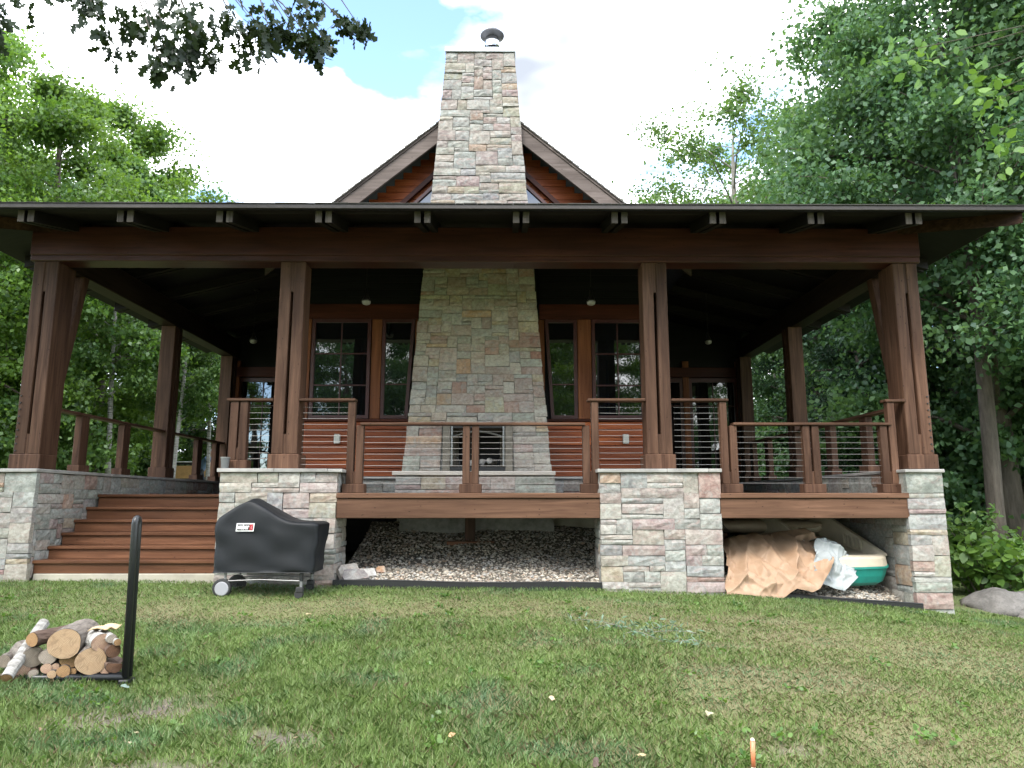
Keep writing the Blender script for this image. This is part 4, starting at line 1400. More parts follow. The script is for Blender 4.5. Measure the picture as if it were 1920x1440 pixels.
ORD = ['closest', 'second closest', 'third closest', 'fourth closest', 'fifth closest', 'sixth closest', 'seventh closest', 'eighth closest', 'ninth closest', 'tenth closest', 'eleventh closest', 'twelfth closest', 'thirteenth closest']
def relabel(old, new, anchor):
    os_ = [o for o in bpy.data.objects if o.get('label') == old]
    os_.sort(key=lambda o: (o.location.x - anchor[0]) ** 2 + (o.location.y - anchor[1]) ** 2)
    for o, w in zip(os_, ORD):
        o['label'] = new % w
STAIRS, ROCK = (-4.4, 9.3), (7.2, 10.1)
relabel(LM, 'bright green tall maple, %s of its kind to the porch stairs', STAIRS)
relabel(LMB, 'bright green low-branched maple, %s of its kind to the porch stairs', STAIRS)
relabel(LB, 'white-trunked birch, %s of the birches to the porch stairs', STAIRS)
relabel(LD, 'dark leafy tree behind the maples, %s of its kind to the porch stairs', STAIRS)
relabel(RD, 'tall dark linden, %s of the tall ones behind the big boulder', ROCK)
relabel(RDB, 'low-branched dark linden, %s of the low ones behind the big boulder', ROCK)
relabel('dark leafy understory shrub beneath the lindens', 'dark leafy shrub beneath the lindens, %s of them to the big boulder', ROCK)
relabel('fresh green bush at the edge of the wood on the stair side', 'fresh green bush beneath the maples, %s of them to the porch stairs', STAIRS)
relabel('tall leafy tree across the lawn, mirrored in the porch windows', 'leafy tree across the lawn mirrored in the windows, %s to the stake', (1.5, 3.3))

# oak standing beside the lawn, its limb hangs in over the stairs
def oak():
    r = np.random.default_rng(21)
    rr = random.Random(21)
    bx, by = -10.2, 4.2
    o = thing('oak_tree', (bx, by, gzf(bx, by)), 'oak whose dark lobed leaves hang from a limb high over the lawn', 'tree')
    mb = MB()
    z0 = gzf(bx, by)
    mb.tube([(bx, by, z0 - 0.3), (bx + 0.05, by, z0 + 1), (bx - 0.1, by + 0.1, z0 + 4), (bx, by + 0.2, z0 + 7), (bx - 0.2, by, z0 + 10), (bx, by, z0 + 13)], [0.42, 0.32, 0.28, 0.23, 0.14, 0.04], 12)
    limb = [Vector(p) for p in ((bx, by + 0.2, z0 + 6.4), (-8.2, 6.0, 7.6), (-6.2, 6.9, 7.85), (-4.4, 7.2, 7.75), (-2.9, 7.3, 7.5), (-1.6, 7.3, 7.45), (-0.9, 7.3, 7.35))]
    mb.tube(limb, [0.16, 0.12, 0.09, 0.065, 0.045, 0.02, 0.008], 8)
    cam_x, cz = 0.42, 1.5
    # twigs hanging from the limb; (x, y, z, spread)
    ends = [(-5.55, 7.2, 6.52, .15), (-5.35, 7.1, 6.75, .14), (-5.75, 7.3, 6.75, .14), (-4.25, 7.3, 6.55, .13), (-4.0, 7.25, 6.72, .12), (-4.4, 7.0, 6.85, .14),
            (-3.72, 7.25, 6.62, .20), (-3.60, 7.35, 6.40, .18), (-3.58, 7.2, 6.16, .14), (-3.42, 7.3, 6.32, .14), (-3.28, 7.2, 6.60, .18), (-3.5, 7.4, 6.8, .22), (-3.2, 7.3, 6.42, .10),
            (-3.0, 7.3, 6.70, .17), (-2.78, 7.3, 6.62, .16), (-2.55, 7.25, 6.70, .15), (-2.42, 7.2, 6.55, .11), (-2.25, 7.3, 6.72, .13), (-2.1, 7.3, 6.6, .10), (-1.92, 7.25, 6.45, .08), (-1.88, 7.3, 6.60, .08),
            (-1.6, 7.25, 6.74, .07), (-1.45, 7.3, 6.72, .07), (-3.6, 7.5, 7.05, .3), (-2.8, 7.4, 7.0, .3), (-4.8, 7.3, 7.1, .3), (-5.6, 7.2, 7.1, .3), (-2.0, 7.4, 6.95, .2), (-6.6, 7.0, 7.1, .4), (-7.5, 6.4, 7.2, .5)]
    cent, rad = [], []
    for (x, y, z, s) in ends:
        x += 0.24
        e = Vector((x, y, z))
        b = min((limb[i].lerp(limb[i + 1], t) for i in range(6) for t in (0.2, 0.5, 0.8)), key=lambda p: (p - e).length + abs(p.x + 0.9 - e.x))
        mb.tube([b, b.lerp(e, 0.5) + Vector((0.05, 0, 0.06)), e], [0.014, 0.009, 0.004], 4, False)
        for q in range(3):
            cent.append((x + rr.uniform(-s, s) * 0.5, y + rr.uniform(-s, s), z + rr.uniform(-s, s) * 0.5)); rad.append(s)
    mb.link('trunk', M_bark, o, smooth=True)
    # high crown above the frame
    for k in range(110):
        a, q = rr.uniform(0, 6.28), rr.uniform(0.2, 1)
        cent.append((bx - 0.6 + 3.2 * q * math.cos(a), by - 0.5 + 3.0 * q * math.sin(a), rr.uniform(9.0, 13.5))); rad.append(0.7)
    me = leaves_mesh('crown', cent[:90], rad[:90], 13, 0.135, r, 0.9, 'oak', 0.8, r.random(90), up=0.2)
    link('leaves', me, M_leaf_oak, o)
    me = leaves_mesh('crown', cent[90:], rad[90:], 60, 0.17, r, 0.7, 'kite', 0.4, r.random(len(cent) - 90))
    link('crown', me, M_leaf_oak, o)
oak()

# linden twig with big leaves reaching in from outside the frame, right-hand side
def near_linden():
    r = np.random.default_rng(31)
    bx, by = 9.3, 5.5
    z0 = gzf(bx, by)
    o = thing('young_linden', (bx, by, z0), 'young linden holding big fresh leaves out over the lawn', 'tree')
    mb = MB()
    mb.tube([(bx, by, z0 - 0.2), (bx, by, z0 + 2), (bx - 0.2, by + 0.1, z0 + 4.5), (bx - 0.3, by, z0 + 7), (bx - 0.2, by, z0 + 8.5)], [0.12, 0.10, 0.075, 0.05, 0.015], 9)
    cent, rad = [], []
    for (x, y, z) in ((6.35, 8.1, 6.35), (6.42, 8.2, 6.0), (6.48, 8.0, 5.62), (6.25, 8.1, 6.75), (5.75, 8.2, 7.0), (6.6, 8.2, 6.6), (5.35, 8.3, 7.15), (7.3, 7.5, 6.4), (7.9, 6.6, 6.6), (8.6, 5.6, 7.8), (9.6, 5.2, 8.2), (9.2, 4.6, 7.2), (9.9, 6.2, 7.0)):
        e = Vector((x, y, z))
        b = Vector((bx - 0.25, by + 0.05, z0 + 5.6))
        q1 = Vector((math.sin(x * 9), math.cos(z * 7), math.sin(y * 8 + z * 5))) * 0.16
        mb.tube([b, b.lerp(e, 0.35) + q1 + Vector((0, 0, 0.5)), b.lerp(e, 0.7) - q1 * 0.6 + Vector((0, 0, 0.35)), e], [0.022, 0.011, 0.006, 0.003], 5, False)
        cent.append((x, y, z)); rad.append(0.28)
    mb.link('trunk', M_bark, o, smooth=True)
    me = leaves_mesh('leaves', cent, rad, 20, 0.13, r, 1.0, 'oval', 0.7, r.random(len(cent)), up=0.3)
    link('leaves', me, M_leaf_shrub, o)
near_linden()

# ------------------------------------------------------------------ boulders and shrubs by the right-hand corner
def boulder(x, y, w, d, h, seed, label):
    import bmesh
    bm = bmesh.new()
    bmesh.ops.create_icosphere(bm, subdivisions=4, radius=1)
    for v in bm.verts:
        n = v.co.normalized()
        k = 1 + 0.22 * mn.noise(n * 1.3 + Vector((seed, 0, 0))) + 0.10 * mn.noise(n * 3.1 + Vector((0, seed, 0))) + 0.03 * mn.noise(n * 9 + Vector((seed, 3, 0)))
        # planed faces
        for q in range(5):
            pn = Vector((math.sin(q * 2.1 + seed), math.cos(q * 1.7 + seed), 0.55 + 0.3 * math.sin(q))).normalized()
            t = n.dot(pn) * k
            if t > 0.80:
                k *= 0.80 / t * 0.9 + 0.1
        v.co = Vector((n.x * k * w, n.y * k * d, n.z * k * h))
    me = bpy.data.meshes.new('boulder')
    bm.to_mesh(me); bm.free()
    o = link('boulder', me, M_boulder, smooth=True)
    o.location = (x, y, gzf(x, y) + h * 0.25)
    tag(o, label, 'boulder', 'boulders by the porch corner')
def _bm():
    m = NT('boulder_stone')
    c = m.coords()
    a = m.noise(c, 3.0, 7, 0.65, 0.8); b = m.noise(c, 24, 5, 0.7)
    k = m.ramp(a, [(0.3, (0.085, 0.08, 0.075)), (0.7, (0.22, 0.205, 0.19))])
    k = m.mix(m.ramp(b, [(0.3, (0.6, 0.6, 0.6)), (0.55, (0, 0, 0))]), k, (0.07, 0.065, 0.06))
    m.base(k); m.rough(0.9); m.bump(m.mix(0.5, a, b), 0.7, 0.03)
    return m.m
M_boulder = _bm()
boulder(7.2, 10.15, 0.45, 0.40, 0.25, 1.3, 'big grey boulder resting on the grass beside the porch corner')
boulder(7.85, 10.35, 0.33, 0.32, 0.22, 4.1, 'grey boulder half hidden behind the biggest one')
boulder(7.30, 9.78, 0.16, 0.14, 0.10, 7.7, 'small grey rock at the foot of the big boulder')

def leafy(name, x, y, h, w, n, leaf, label, cat, seed, mat, group=None):
    r = np.random.default_rng(seed)
    rr = random.Random(seed)
    z0 = gzf(x, y)
    o = thing(name, (x, y, z0), label, cat, group)
    mb = MB(); cent, rad = [], []
    for k in range(n):
        a = rr.uniform(0, 6.28); q = rr.uniform(0.2, 1) * w
        e = Vector((x + q * math.cos(a), y + q * math.sin(a), z0 + h * rr.uniform(0.35, 1.0) * (1 - 0.4 * (q / w) ** 2)))
        mb.tube([(x + (e.x - x) * .2, y + (e.y - y) * .2, z0 - 0.05), (x + (e.x - x) * 0.6, y + (e.y - y) * 0.6, z0 + (e.z - z0) * 0.7), e], [0.008, 0.006, 0.003], 4, False)
        for t in (0.55, 0.8, 1.0):
            cent.append((x + (e.x - x) * t, y + (e.y - y) * t, z0 + (e.z - z0) * t)); rad.append(0.12)
    mb.link('stems', M_bark, o)
    link('foliage', leaves_mesh('foliage', cent, rad, 8, leaf, r, 0.8, 'oval', 0.3, r.random(len(cent)), up=1.0), mat, o)
leafy('broadleaf_shrub', 7.75, 11.2, 0.95, 0.75, 34, 0.15, 'fresh green broad-leaved shrub growing behind the big boulder', 'shrub', 51, M_leaf_shrub)
leafy('broadleaf_shrub', 6.85, 11.6, 0.55, 0.45, 22, 0.11, 'low green shrub between the porch corner and the boulders', 'shrub', 52, M_leaf_mid)
leafy('broadleaf_shrub', 8.9, 11.8, 0.9, 0.8, 30, 0.14, 'leafy shrub at the foot of the linden trunks', 'shrub', 53, M_leaf_shrub)
leafy('broadleaf_shrub', 7.3, 13.2, 1.1, 0.9, 40, 0.13, 'dense low shrub on the slope beside the porch side wall', 'shrub', 54, M_leaf_mid)
leafy('broadleaf_shrub', 9.0, 13.5, 1.4, 1.0, 40, 0.13, 'tall leafy shrub in front of the bare linden trunk', 'shrub', 55, M_leaf_mid)

# ------------------------------------------------------------------ covered grill
M_cover = plain('grill_cover_cloth', (0.0065, 0.0080, 0.0105), 0.6, var=0.25, scale=3, spec=0.35)
def grill():
    gx0, gx1, gy0, gy1 = -2.945, -1.80, 8.42, 8.98
    zb = gzf(-2.4, 8.7)
    t = thing('covered_grill', (-2.4, 8.7, zb), 'grill on wheels under a black fitted cover in front of the stone pier', 'grill')
    import bmesh
    # cover: rounded-rectangle rings; lower rings follow the frame, upper ones rise to the kettle lid
    def ring(z, x0, x1, y0, y1, rad, n=72, wob=0.0, top=None):
        pts = []
        per = 2 * ((x1 - x0) + (y1 - y0))
        for k in range(n):
            s = per * k / n
            a, b = x1 - x0, y1 - y0
            if s < a: p = (x0 + s, y0)
            elif s < a + b: p = (x1, y0 + s - a)
            elif s < 2 * a + b: p = (x1 - (s - a - b), y1)
            else: p = (x0, y1 - (s - 2 * a - b))
            # round the corners
            cx_, cy_ = min(max(p[0], x0 + rad), x1 - rad), min(max(p[1], y0 + rad), y1 - rad)
            v = Vector((p[0] - cx_, p[1] - cy_))
            if v.length > 1e-6:
                v = v.normalized() * min(rad, v.length)
            pts.append((cx_ + v.x, cy_ + v.y, z))
        return pts
    def ztop(x, y):
        lid = 1.535 - 0.66 * max(0, math.hypot((x + 2.565) * 1.0, (y - 8.66) * 0.42) - 0.03)
        shelf = 1.268 - 0.02 * (x + 2.1)
        k = 34
        return math.log(math.exp(k * lid) + math.exp(k * shelf)) / k if x > -2.6 else max(lid, 1.27)
    rows = []
    N = 72
    for z in (0.70, 0.72, 0.80, 0.90, 1.00, 1.10, 1.18, 1.235):
        f = (z - 0.70) / 0.54
        rows.append(ring(z, gx0 - 0.005 + 0.0 * f, gx1 + 0.055 * f ** 1.5, gy0, gy1, 0.05, N))
    top = rows[-1]
    cxm, cym = -2.45, 8.70
    for q in (0.03, 0.08, 0.16, 0.28, 0.42, 0.56, 0.70, 0.84, 0.95):
        rr_ = []
        for (x, y, z) in top:
            px, py = x + (( -2.565 if x < -2.3 else -2.3) - x) * q, y + (cym - y) * q
            rr_.append((px, py, max(1.235, ztop(px, py)) - 0.03 * max(0, 1 - q / 0.08)))
        rows.append(rr_)
    v = []
    for j, row in enumerate(rows):
        for k, (x, y, z) in enumerate(row):
            if 0 < j < 9:
                a = 0.022 * mn.noise(Vector((x * 3.2, z * 5.5, y * 3))) + 0.017 * math.sin(22 * z + 9 * x + 3 * mn.noise(Vector((x * 4, y, z * 4)))) * (0.4 + 0.6 * abs(mn.noise(Vector((x * 2, z * 2, 4)))))
                if y < gy0 + 0.1: y += a - 0.004
                if x > gx1 - 0.08: x += a * 1.5
                if x < gx0 + 0.1: x += a
            elif j >= 9:
                z += 0.008 * mn.noise(Vector((x * 6, y * 6, 1)))
            v.append((x, y, z))
    f = []
    for j in range(len(rows) - 1):
        for k in range(N):
            k2 = (k + 1) % N
            f.append((j * N + k, j * N + k2, (j + 1) * N + k2, (j + 1) * N + k))
    f.append(tuple((len(rows) - 1) * N + k for k in range(N)))
    cov = link('cover', mesh_of('cover', v, f), M_cover, t, smooth=True)
    md = cov.modifiers.new('sub', 'SUBSURF'); md.levels = 1; md.render_levels = 1
    mb = MB(); mb.tube(ring(0.695, gx0 - 0.006, gx1 + 0.002, gy0 - 0.002, gy1, 0.05, 40) + [ring(0.695, gx0 - 0.006, gx1 + 0.002, gy0 - 0.002, gy1, 0.05, 40)[0]], 0.005, 5)
    mb.link('hem', M_cover, cov)
    # label patch
    w_, h_ = 0.205, 0.092
    cx, cz = -2.585, 1.205
    yl = gy0 - 0.024
    ml_w, ml_r, ml_b = plain('patch_white', (0.75, 0.75, 0.75), 0.5), plain('patch_red', (0.35, 0.02, 0.025), 0.5), plain('patch_black', (0.02, 0.02, 0.02), 0.5)
    def par(x0, x1, z0, z1, y, nm, m, parent):
        sk = 0.10
        v_, f_ = prism([(x0 + sk * (z0 - cz), z0), (x1 + sk * (z0 - cz), z0), (x1 + sk * (z1 - cz), z1), (x0 + sk * (z1 - cz), z1)], y, y + 0.004)
        return link(nm, mesh_of(nm, v_, f_), m, parent)
    lab = par(cx - w_ / 2, cx + w_ / 2, cz - h_ / 2, cz + h_ / 2, yl, 'label_patch', ml_w, t)
    par(cx - w_ / 2 + 0.012, cx + w_ / 2 - 0.052, cz - h_ / 2 + 0.012, cz + h_ / 2 - 0.012, yl - 0.003, 'black_field', ml_b, lab)
    par(cx + w_ / 2 - 0.051, cx + w_ / 2 - 0.011, cz - h_ / 2 + 0.012, cz + h_ / 2 - 0.012, yl - 0.003, 'red_field', ml_r, lab)
    cu = bpy.data.curves.new('lettering', 'FONT'); cu.body = 'weber'; cu.size = 0.078; cu.align_x = 'CENTER'; cu.offset = 0.0035; cu.extrude = 0.001
    tmp = bpy.data.objects.new('tmp', cu); COL.objects.link(tmp)
    dg = bpy.context.evaluated_depsgraph_get()
    me = bpy.data.meshes.new_from_object(tmp.evaluated_get(dg))
    bpy.data.objects.remove(tmp)
    me.materials.clear()
    for p in me.vertices:
        x, y, z = p.co
        p.co = (cx - 0.024 + x * 0.68 + 0.08 * y, yl - 0.0058 - z, cz - 0.020 + y)
    link('lettering', me, ml_w, lab)
    mb = MB()
    for a, b in (((0, -0.02), (0.014, 0.02)), ((0.014, -0.022), (0.0, 0.0)), ((0.004, 0.004), (0.018, 0.02))):
        mb.tube([(cx + 0.068 + a[0], yl - 0.005, cz + a[1]), (cx + 0.068 + b[0], yl - 0.005, cz + b[1])], 0.0028, 5)
    mb.link('flame_mark', plain('patch_pink', (0.75, 0.25, 0.28), 0.5), lab)
    # frame, legs and wheels
    white = plain('wheel_cover', (0.28, 0.28, 0.30), 0.5)
    rub = plain('rubber', (0.02, 0.02, 0.02), 0.7)
    chrome = plain('leg_steel', (0.22, 0.22, 0.22), 0.5, 0.6)
    zl = gzf(-2.85, 8.45)
    for y in (8.46, 8.92):
        mb = MB(); mb.tube([(-2.80, y, zl + 0.12), (-2.80, y, 0.74)], 0.016, 8); mb.link('leg', chrome, t)
        zc = gzf(-1.94, y)
        mb = MB(); mb.tube([(-1.93, y, zc + 0.11), (-1.93, y, 0.74)], 0.018, 8); lg = mb.link('leg', chrome, t)
        mb = MB(); mb.tube([(-1.93, y, zc + 0.19), (-1.93, y, zc + 0.30)], 0.023, 8); mb.link('leg_sleeve', M_blackmetal, lg)
        mb = MB(); mb.tube([(-1.95, y - 0.028, zc + 0.045), (-1.95, y + 0.028, zc + 0.045)], 0.048, 14); w = mb.link('caster', rub, t)
        mb = MB(); mb.box(-1.985, -1.90, y - 0.036, y + 0.036, zc + 0.065, zc + 0.125, 0.01); mb.link('caster_fork', rub, w)
        s = -1 if y < 8.7 else 1
        mb = MB(); mb.tube([(-2.83, y - 0.03, zl + 0.092), (-2.83, y - 0.025, zl + 0.092), (-2.83, y + 0.025, zl + 0.092), (-2.83, y + 0.03, zl + 0.092)], [0.088, 0.104, 0.104, 0.088], 24); w = mb.link('wheel', rub, t)
        mb = MB(); mb.tube([(-2.825, y + s * 0.028, zl + 0.085), (-2.825, y + s * 0.036, zl + 0.085)], [0.082, 0.072], 20); mb.link('wheel_cover', white, w)
    mb = MB(); mb.tube([(-2.83, 8.46, zl + 0.09), (-2.83, 8.92, zl + 0.09)], 0.008, 6); mb.link('axle', chrome, t)
    mb = MB()
    for y in (8.46, 8.92):
        mb.tube([(-2.80, y, 0.60), (-2.4, y, 0.615), (-1.93, y, 0.60)], 0.006, 5)
    for k in range(6):
        mb.tube([(-2.7 + 0.14 * k, 8.46, 0.60), (-2.7 + 0.14 * k, 8.92, 0.60)], 0.004, 4)
    mb.link('bottom_rack', chrome, t)
grill()

# ------------------------------------------------------------------ firewood and its rack
def rack():
    x, y0, y1 = -2.295, 5.38, 5.43
    z0 = gzf(x, 5.7)
    t = thing('firewood_rack', (x, 5.42, z0), 'tall black tubular end of the firewood rack', 'rack')
    r = 0.025
    mb = MB()
    arc = [(x - 0.02, (y0 + y1) / 2 - 0.025 * math.cos(math.pi * k / 10), 1.325 + 0.05 * math.sin(math.pi * k / 10)) for k in range(11)]
    mb.tube([(x, y0, z0 + 0.03)] + arc + [(x, y1, z0 + 0.03)], r, 10)
    mb.link('upright', M_blackmetal, t, smooth=True)
    for y in (y0, y1):
        mb = MB(); mb.tube([(x, y, z0 + 0.035), (x - 1.5, y, z0 + 0.02)], r, 8); mb.link('rail', M_blackmetal, t, smooth=True)
        mb = MB(); mb.box(x - 0.035, x + 0.035, y - 0.035, y + 0.035, z0 - 0.03, z0 + 0.02, 0.008); mb.link('foot', M_blackmetal, t)
    mb = MB()
    arc = [(x - 1.5, (y0 + y1) / 2 - 0.025 * math.cos(math.pi * k / 10), 1.325 + 0.05 * math.sin(math.pi * k / 10)) for k in range(11)]
    mb.tube([(x - 1.5, y0, z0 + 0.03)] + arc + [(x - 1.5, y1, z0 + 0.03)], r, 10)
    mb.link('upright', M_blackmetal, t, smooth=True)
rack()
def cut_mat(name, a, b, ring=34.0):
    m = NT(name)
    v = m.coords((1, 1, 1), 'Object')
    w = m.n('ShaderNodeTexWave', wave_type='RINGS', rings_direction='Z')
    w.inputs['Scale'].default_value = ring
    w.inputs['Distortion'].default_value = 2.2
    w.inputs['Detail'].default_value = 3
    m.l(v, w.inputs['Vector'])
    n = m.noise(v, 14, 5)
    c = m.mix(m.ramp(n, [(0.35, (0, 0, 0)), (0.7, (0.7, 0.7, 0.7))]), m.ramp(w.outputs['Fac'], [(0.1, tuple(x * 0.6 for x in a)), (0.8, a)]), b)
    hw = m.noise(v, 9, 4, 0.6, 1.5)
    c = m.mix(m.ramp(hw, [(0.48, (0, 0, 0)), (0.62, (0.55, 0.55, 0.55))]), c, tuple(x * 0.5 for x in b))
    m.base(c); m.rough(0.85)
    return m.m
C_TAN = cut_mat('fresh_cut', (0.42, 0.29, 0.175), (0.31, 0.20, 0.115))
C_ORG = cut_mat('orange_cut', (0.36, 0.215, 0.10), (0.26, 0.145, 0.07))
C_PNK = cut_mat('pink_cut', (0.44, 0.30, 0.21), (0.34, 0.20, 0.14))
C_GRY = cut_mat('grey_cut', (0.20, 0.165, 0.13), (0.26, 0.22, 0.17))
C_BRN = cut_mat('rotten_cut', (0.17, 0.085, 0.045), (0.09, 0.045, 0.03))
C_WHT = cut_mat('pale_cut', (0.36, 0.31, 0.26), (0.26, 0.21, 0.17))
def logbark(name, a, b, sc):
    m = NT(name)
    f = m.noise(m.coords(sc), 1.2, 7, 0.65, 0.6)
    m.base(m.ramp(f, [(0.3, a), (0.7, b)])); m.rough(0.9); m.bump(f, 0.8, 0.012)
    return m.m
B_GRY = logbark('grey_log_bark', (0.07, 0.058, 0.048), (0.22, 0.19, 0.165), (26, 26, 5))
B_BRN = logbark('brown_log_bark', (0.05, 0.028, 0.02), (0.15, 0.10, 0.075), (24, 24, 5))
B_BIR = logbark('birch_log_bark', (0.12, 0.11, 0.10), (0.42, 0.41, 0.385), (7, 7, 30))
PXM = 1340.0
def unproj(px, py, Y):
    u, v = (px - 960) / 1340, (720 - py) / 1340
    p = R(9.32); yw = math.atan(10 / 1340)
    d = Vector((u, math.cos(p) - v * math.sin(p), math.sin(p) + v * math.cos(p)))
    d = Vector((d.x * math.cos(yw) + d.y * math.sin(yw), -d.x * math.sin(yw) + d.y * math.cos(yw), d.z))
    t = Y / d.y
    return Vector((0.42 + d.x * t, Y, 1.5 + d.z * t))
def log(cx, cy, rpx, cut, bark, label, Y=5.50, ln=0.36, yaw=R(14), pitch=0.0, half=None, sq=1.0):
    Y *= 0.985
    p = unproj(cx / 6.4, 1140 + cy / 6.4, Y)
    r = rpx / 6.4 / 229.0 * (Y / 5.6)
    rr = random.Random(int(cx * 13 + cy))
    N, K = 22, 6
    v, f = [], []
    prof = [1 + rr.uniform(-0.05, 0.05) for _ in range(N)]
    prof = [(prof[k - 1] + prof[k] + prof[(k + 1) % N]) / 3 for k in range(N)]
    for j in range(K + 1):
        for k in range(N):
            a = 2 * math.pi * k / N
            q = r * prof[k] * (1 + 0.05 * math.sin(3 * j + k * 0.7) + rr.uniform(-0.045, 0.045) * (j > 0)) * (1 - 0.03 * (j == 0))
            x, y = q * math.cos(a) * sq, q * math.sin(a)
            if half is not None:
                ca, sa = math.cos(half), math.sin(half)
                dd = x * ca + y * sa
                if dd > 0.25 * r:
                    x -= (dd - 0.25 * r) * ca; y -= (dd - 0.25 * r) * sa
            v.append((x, y, -ln * j / K))
    for j in range(K):
        for k in range(N):
            k2 = (k + 1) % N
            f.append((j * N + k2, j * N + k, (j + 1) * N + k, (j + 1) * N + k2))
    f.append(tuple(K * N + k for k in range(N))[::-1])
    q = Matrix.Translation(p) @ Matrix.Rotation(yaw, 4, 'Z') @ Matrix.Rotation(R(90) + pitch, 4, 'X')
    o = link('firewood_log', mesh_of('firewood_log', v, f), bark)
    o.matrix_world = q
    ev = [(x * 0.985, y * 0.985, 0.002 + rr.uniform(0, 0.002)) for x, y, _ in v[:N]] + [(0, 0, 0.004)]
    ef = [(k, (k + 1) % N, N) for k in range(N)]
    e = bpy.data.objects.new('cut_end', mesh_of('cut_end', ev, ef))
    e.data.materials.append(cut)
    COL.objects.link(e); e.parent = o
    tag(o, label, 'log', 'stacked firewood logs')
    return o
log(770, 430, 172, C_TAN, B_GRY, 'biggest tan firewood log on top of the pile', ln=0.38, Y=5.42, yaw=R(10))
log(1090, 640, 152, C_TAN, B_GRY, 'big round tan log lying on the bottom beside the black rack', Y=5.45, yaw=R(24))
log(395, 590, 112, C_GRY, B_GRY, 'weathered grey-ended log under the orange one', yaw=R(44), Y=5.48)
log(385, 380, 80, C_ORG, B_BRN, 'small orange-ended log on top of the grey-ended one', Y=5.46, ln=0.30, yaw=R(-14))
log(1215, 420, 100, C_PNK, B_BIR, 'peeling birch log with pink heart high on the pile by the rack', Y=5.48, yaw=R(46))
log(1340, 370, 50, C_WHT, B_BIR, 'thin pale log on top beside the peeling birch log', Y=5.47, yaw=R(40))
log(1410, 412, 38, C_ORG, B_BIR, 'thin yellow-ended log touching the black upright', Y=5.46, yaw=R(42), ln=0.3)
log(1360, 515, 76, C_BRN, B_BRN, 'rotten brown-ended log under the thin pale ones', Y=5.48, yaw=R(42), ln=0.3)
log(1375, 690, 82, C_BRN, B_BRN, 'split dark brown log on the ground against the rack', Y=5.47, half=R(80), yaw=R(42), ln=0.3)
log(1262, 730, 60, C_PNK, B_BRN, 'split pinkish log on the ground next to the big round one', Y=5.49, half=R(60))
log(575, 585, 84, C_WHT, B_GRY, 'pale hollow log in the middle of the pile', Y=5.46, sq=1.1, yaw=R(10))
log(835, 610, 100, C_ORG, B_BRN, 'split orange wedge under the biggest log', Y=5.47, half=R(105))
log(555, 725, 56, C_PNK, B_GRY, 'small pink-ended branch log, biggest of the low cluster', Y=5.45)
log(665, 705, 40, C_PNK, B_GRY, 'thinnest pink-ended branch in the low cluster', Y=5.47)
log(622, 797, 46, C_TAN, B_GRY, 'thin tan-ended branch lying lowest in the middle', Y=5.43)
log(760, 760, 68, C_ORG, B_GRY, 'orange-ended branch log next to the low pink cluster', Y=5.44)
log(872, 762, 38, C_ORG, B_BRN, 'little orange stub beside the big round bottom log', Y=5.47)
log(250, 750, 92, C_PNK, B_BIR, 'cracked pinkish log next to the white birch branch', Y=5.44, yaw=R(42))
log(155, 890, 62, C_ORG, B_BRN, 'small orange-ended log lying lowest at the outer end', Y=5.38)
log(400, 790, 50, C_WHT, B_BRN, 'pale gnarled stub low between the branch logs', Y=5.45, yaw=R(30))
log(80, 840, 62, C_ORG, B_BIR, 'white birch branch sloping down over the outer end of the pile', Y=5.30, ln=0.52, pitch=R(35), yaw=R(6))
log(15, 880, 70, C_BRN, B_BRN, 'dark log under the white birch branch', Y=5.42)
log(40, 640, 70, C_GRY, B_GRY, 'grey log behind the white birch branch', Y=5.55)
def bark_curl():
    v, f = [], []
    p = unproj(1165 / 6.4, 1140 + 275 / 6.4, 5.44)
    for j in range(9):
        for k in range(7):
            a = -1.0 + 2.0 * k / 6
            v.append((p.x + 0.085 * math.sin(a) + 0.02 * j / 8, p.y + 0.16 * j / 8, p.z - 0.03 + 0.05 * math.cos(a) + 0.012 * math.sin(j * 0.9) + 0.014 * (k == 6)))
    for j in range(8):
        for k in range(6):
            f.append((j * 7 + k, j * 7 + k + 1, (j + 1) * 7 + k + 1, (j + 1) * 7 + k))
    o = link('bark_piece', mesh_of('bark_piece', v, f), plain('inner_bark', (0.46, 0.34, 0.20), 0.8, var=0.2), smooth=True)
    md = o.modifiers.new('t', 'SOLIDIFY'); md.thickness = 0.006
    tag(o, 'curled strip of tan bark lying on the peeling birch log', 'bark')
bark_curl()

# ------------------------------------------------------------------ stake in the lawn
def stake():
    x, y = 1.492, 3.32
    z0 = gzf(x, y)
    t = thing('marker_stake', (x, y, z0), 'thin marker stake with orange top and white shaft stuck in the lawn', 'stake')
    mb = MB(); mb.tube([(x - 0.004, y, z0 - 0.1), (x, y, 0.362)], 0.0092, 10); mb.link('white_shaft', plain('stake_white', (0.62, 0.68, 0.70), 0.4), t, smooth=True)
    mb = MB(); mb.tube([(x, y, 0.3625), (x + 0.002, y, 0.468)], 0.0095, 10); mb.link('orange_band', plain('stake_orange', (0.72, 0.22, 0.11), 0.45), t, smooth=True)
    mb = MB(); mb.tube([(x + 0.002, y, 0.4685), (x + 0.002, y, 0.474), (x + 0.002, y, 0.480)], [0.0096, 0.0096, 0.006], 10); mb.link('tip', plain('stake_tip', (0.72, 0.62, 0.48), 0.5), t, smooth=True)
stake()

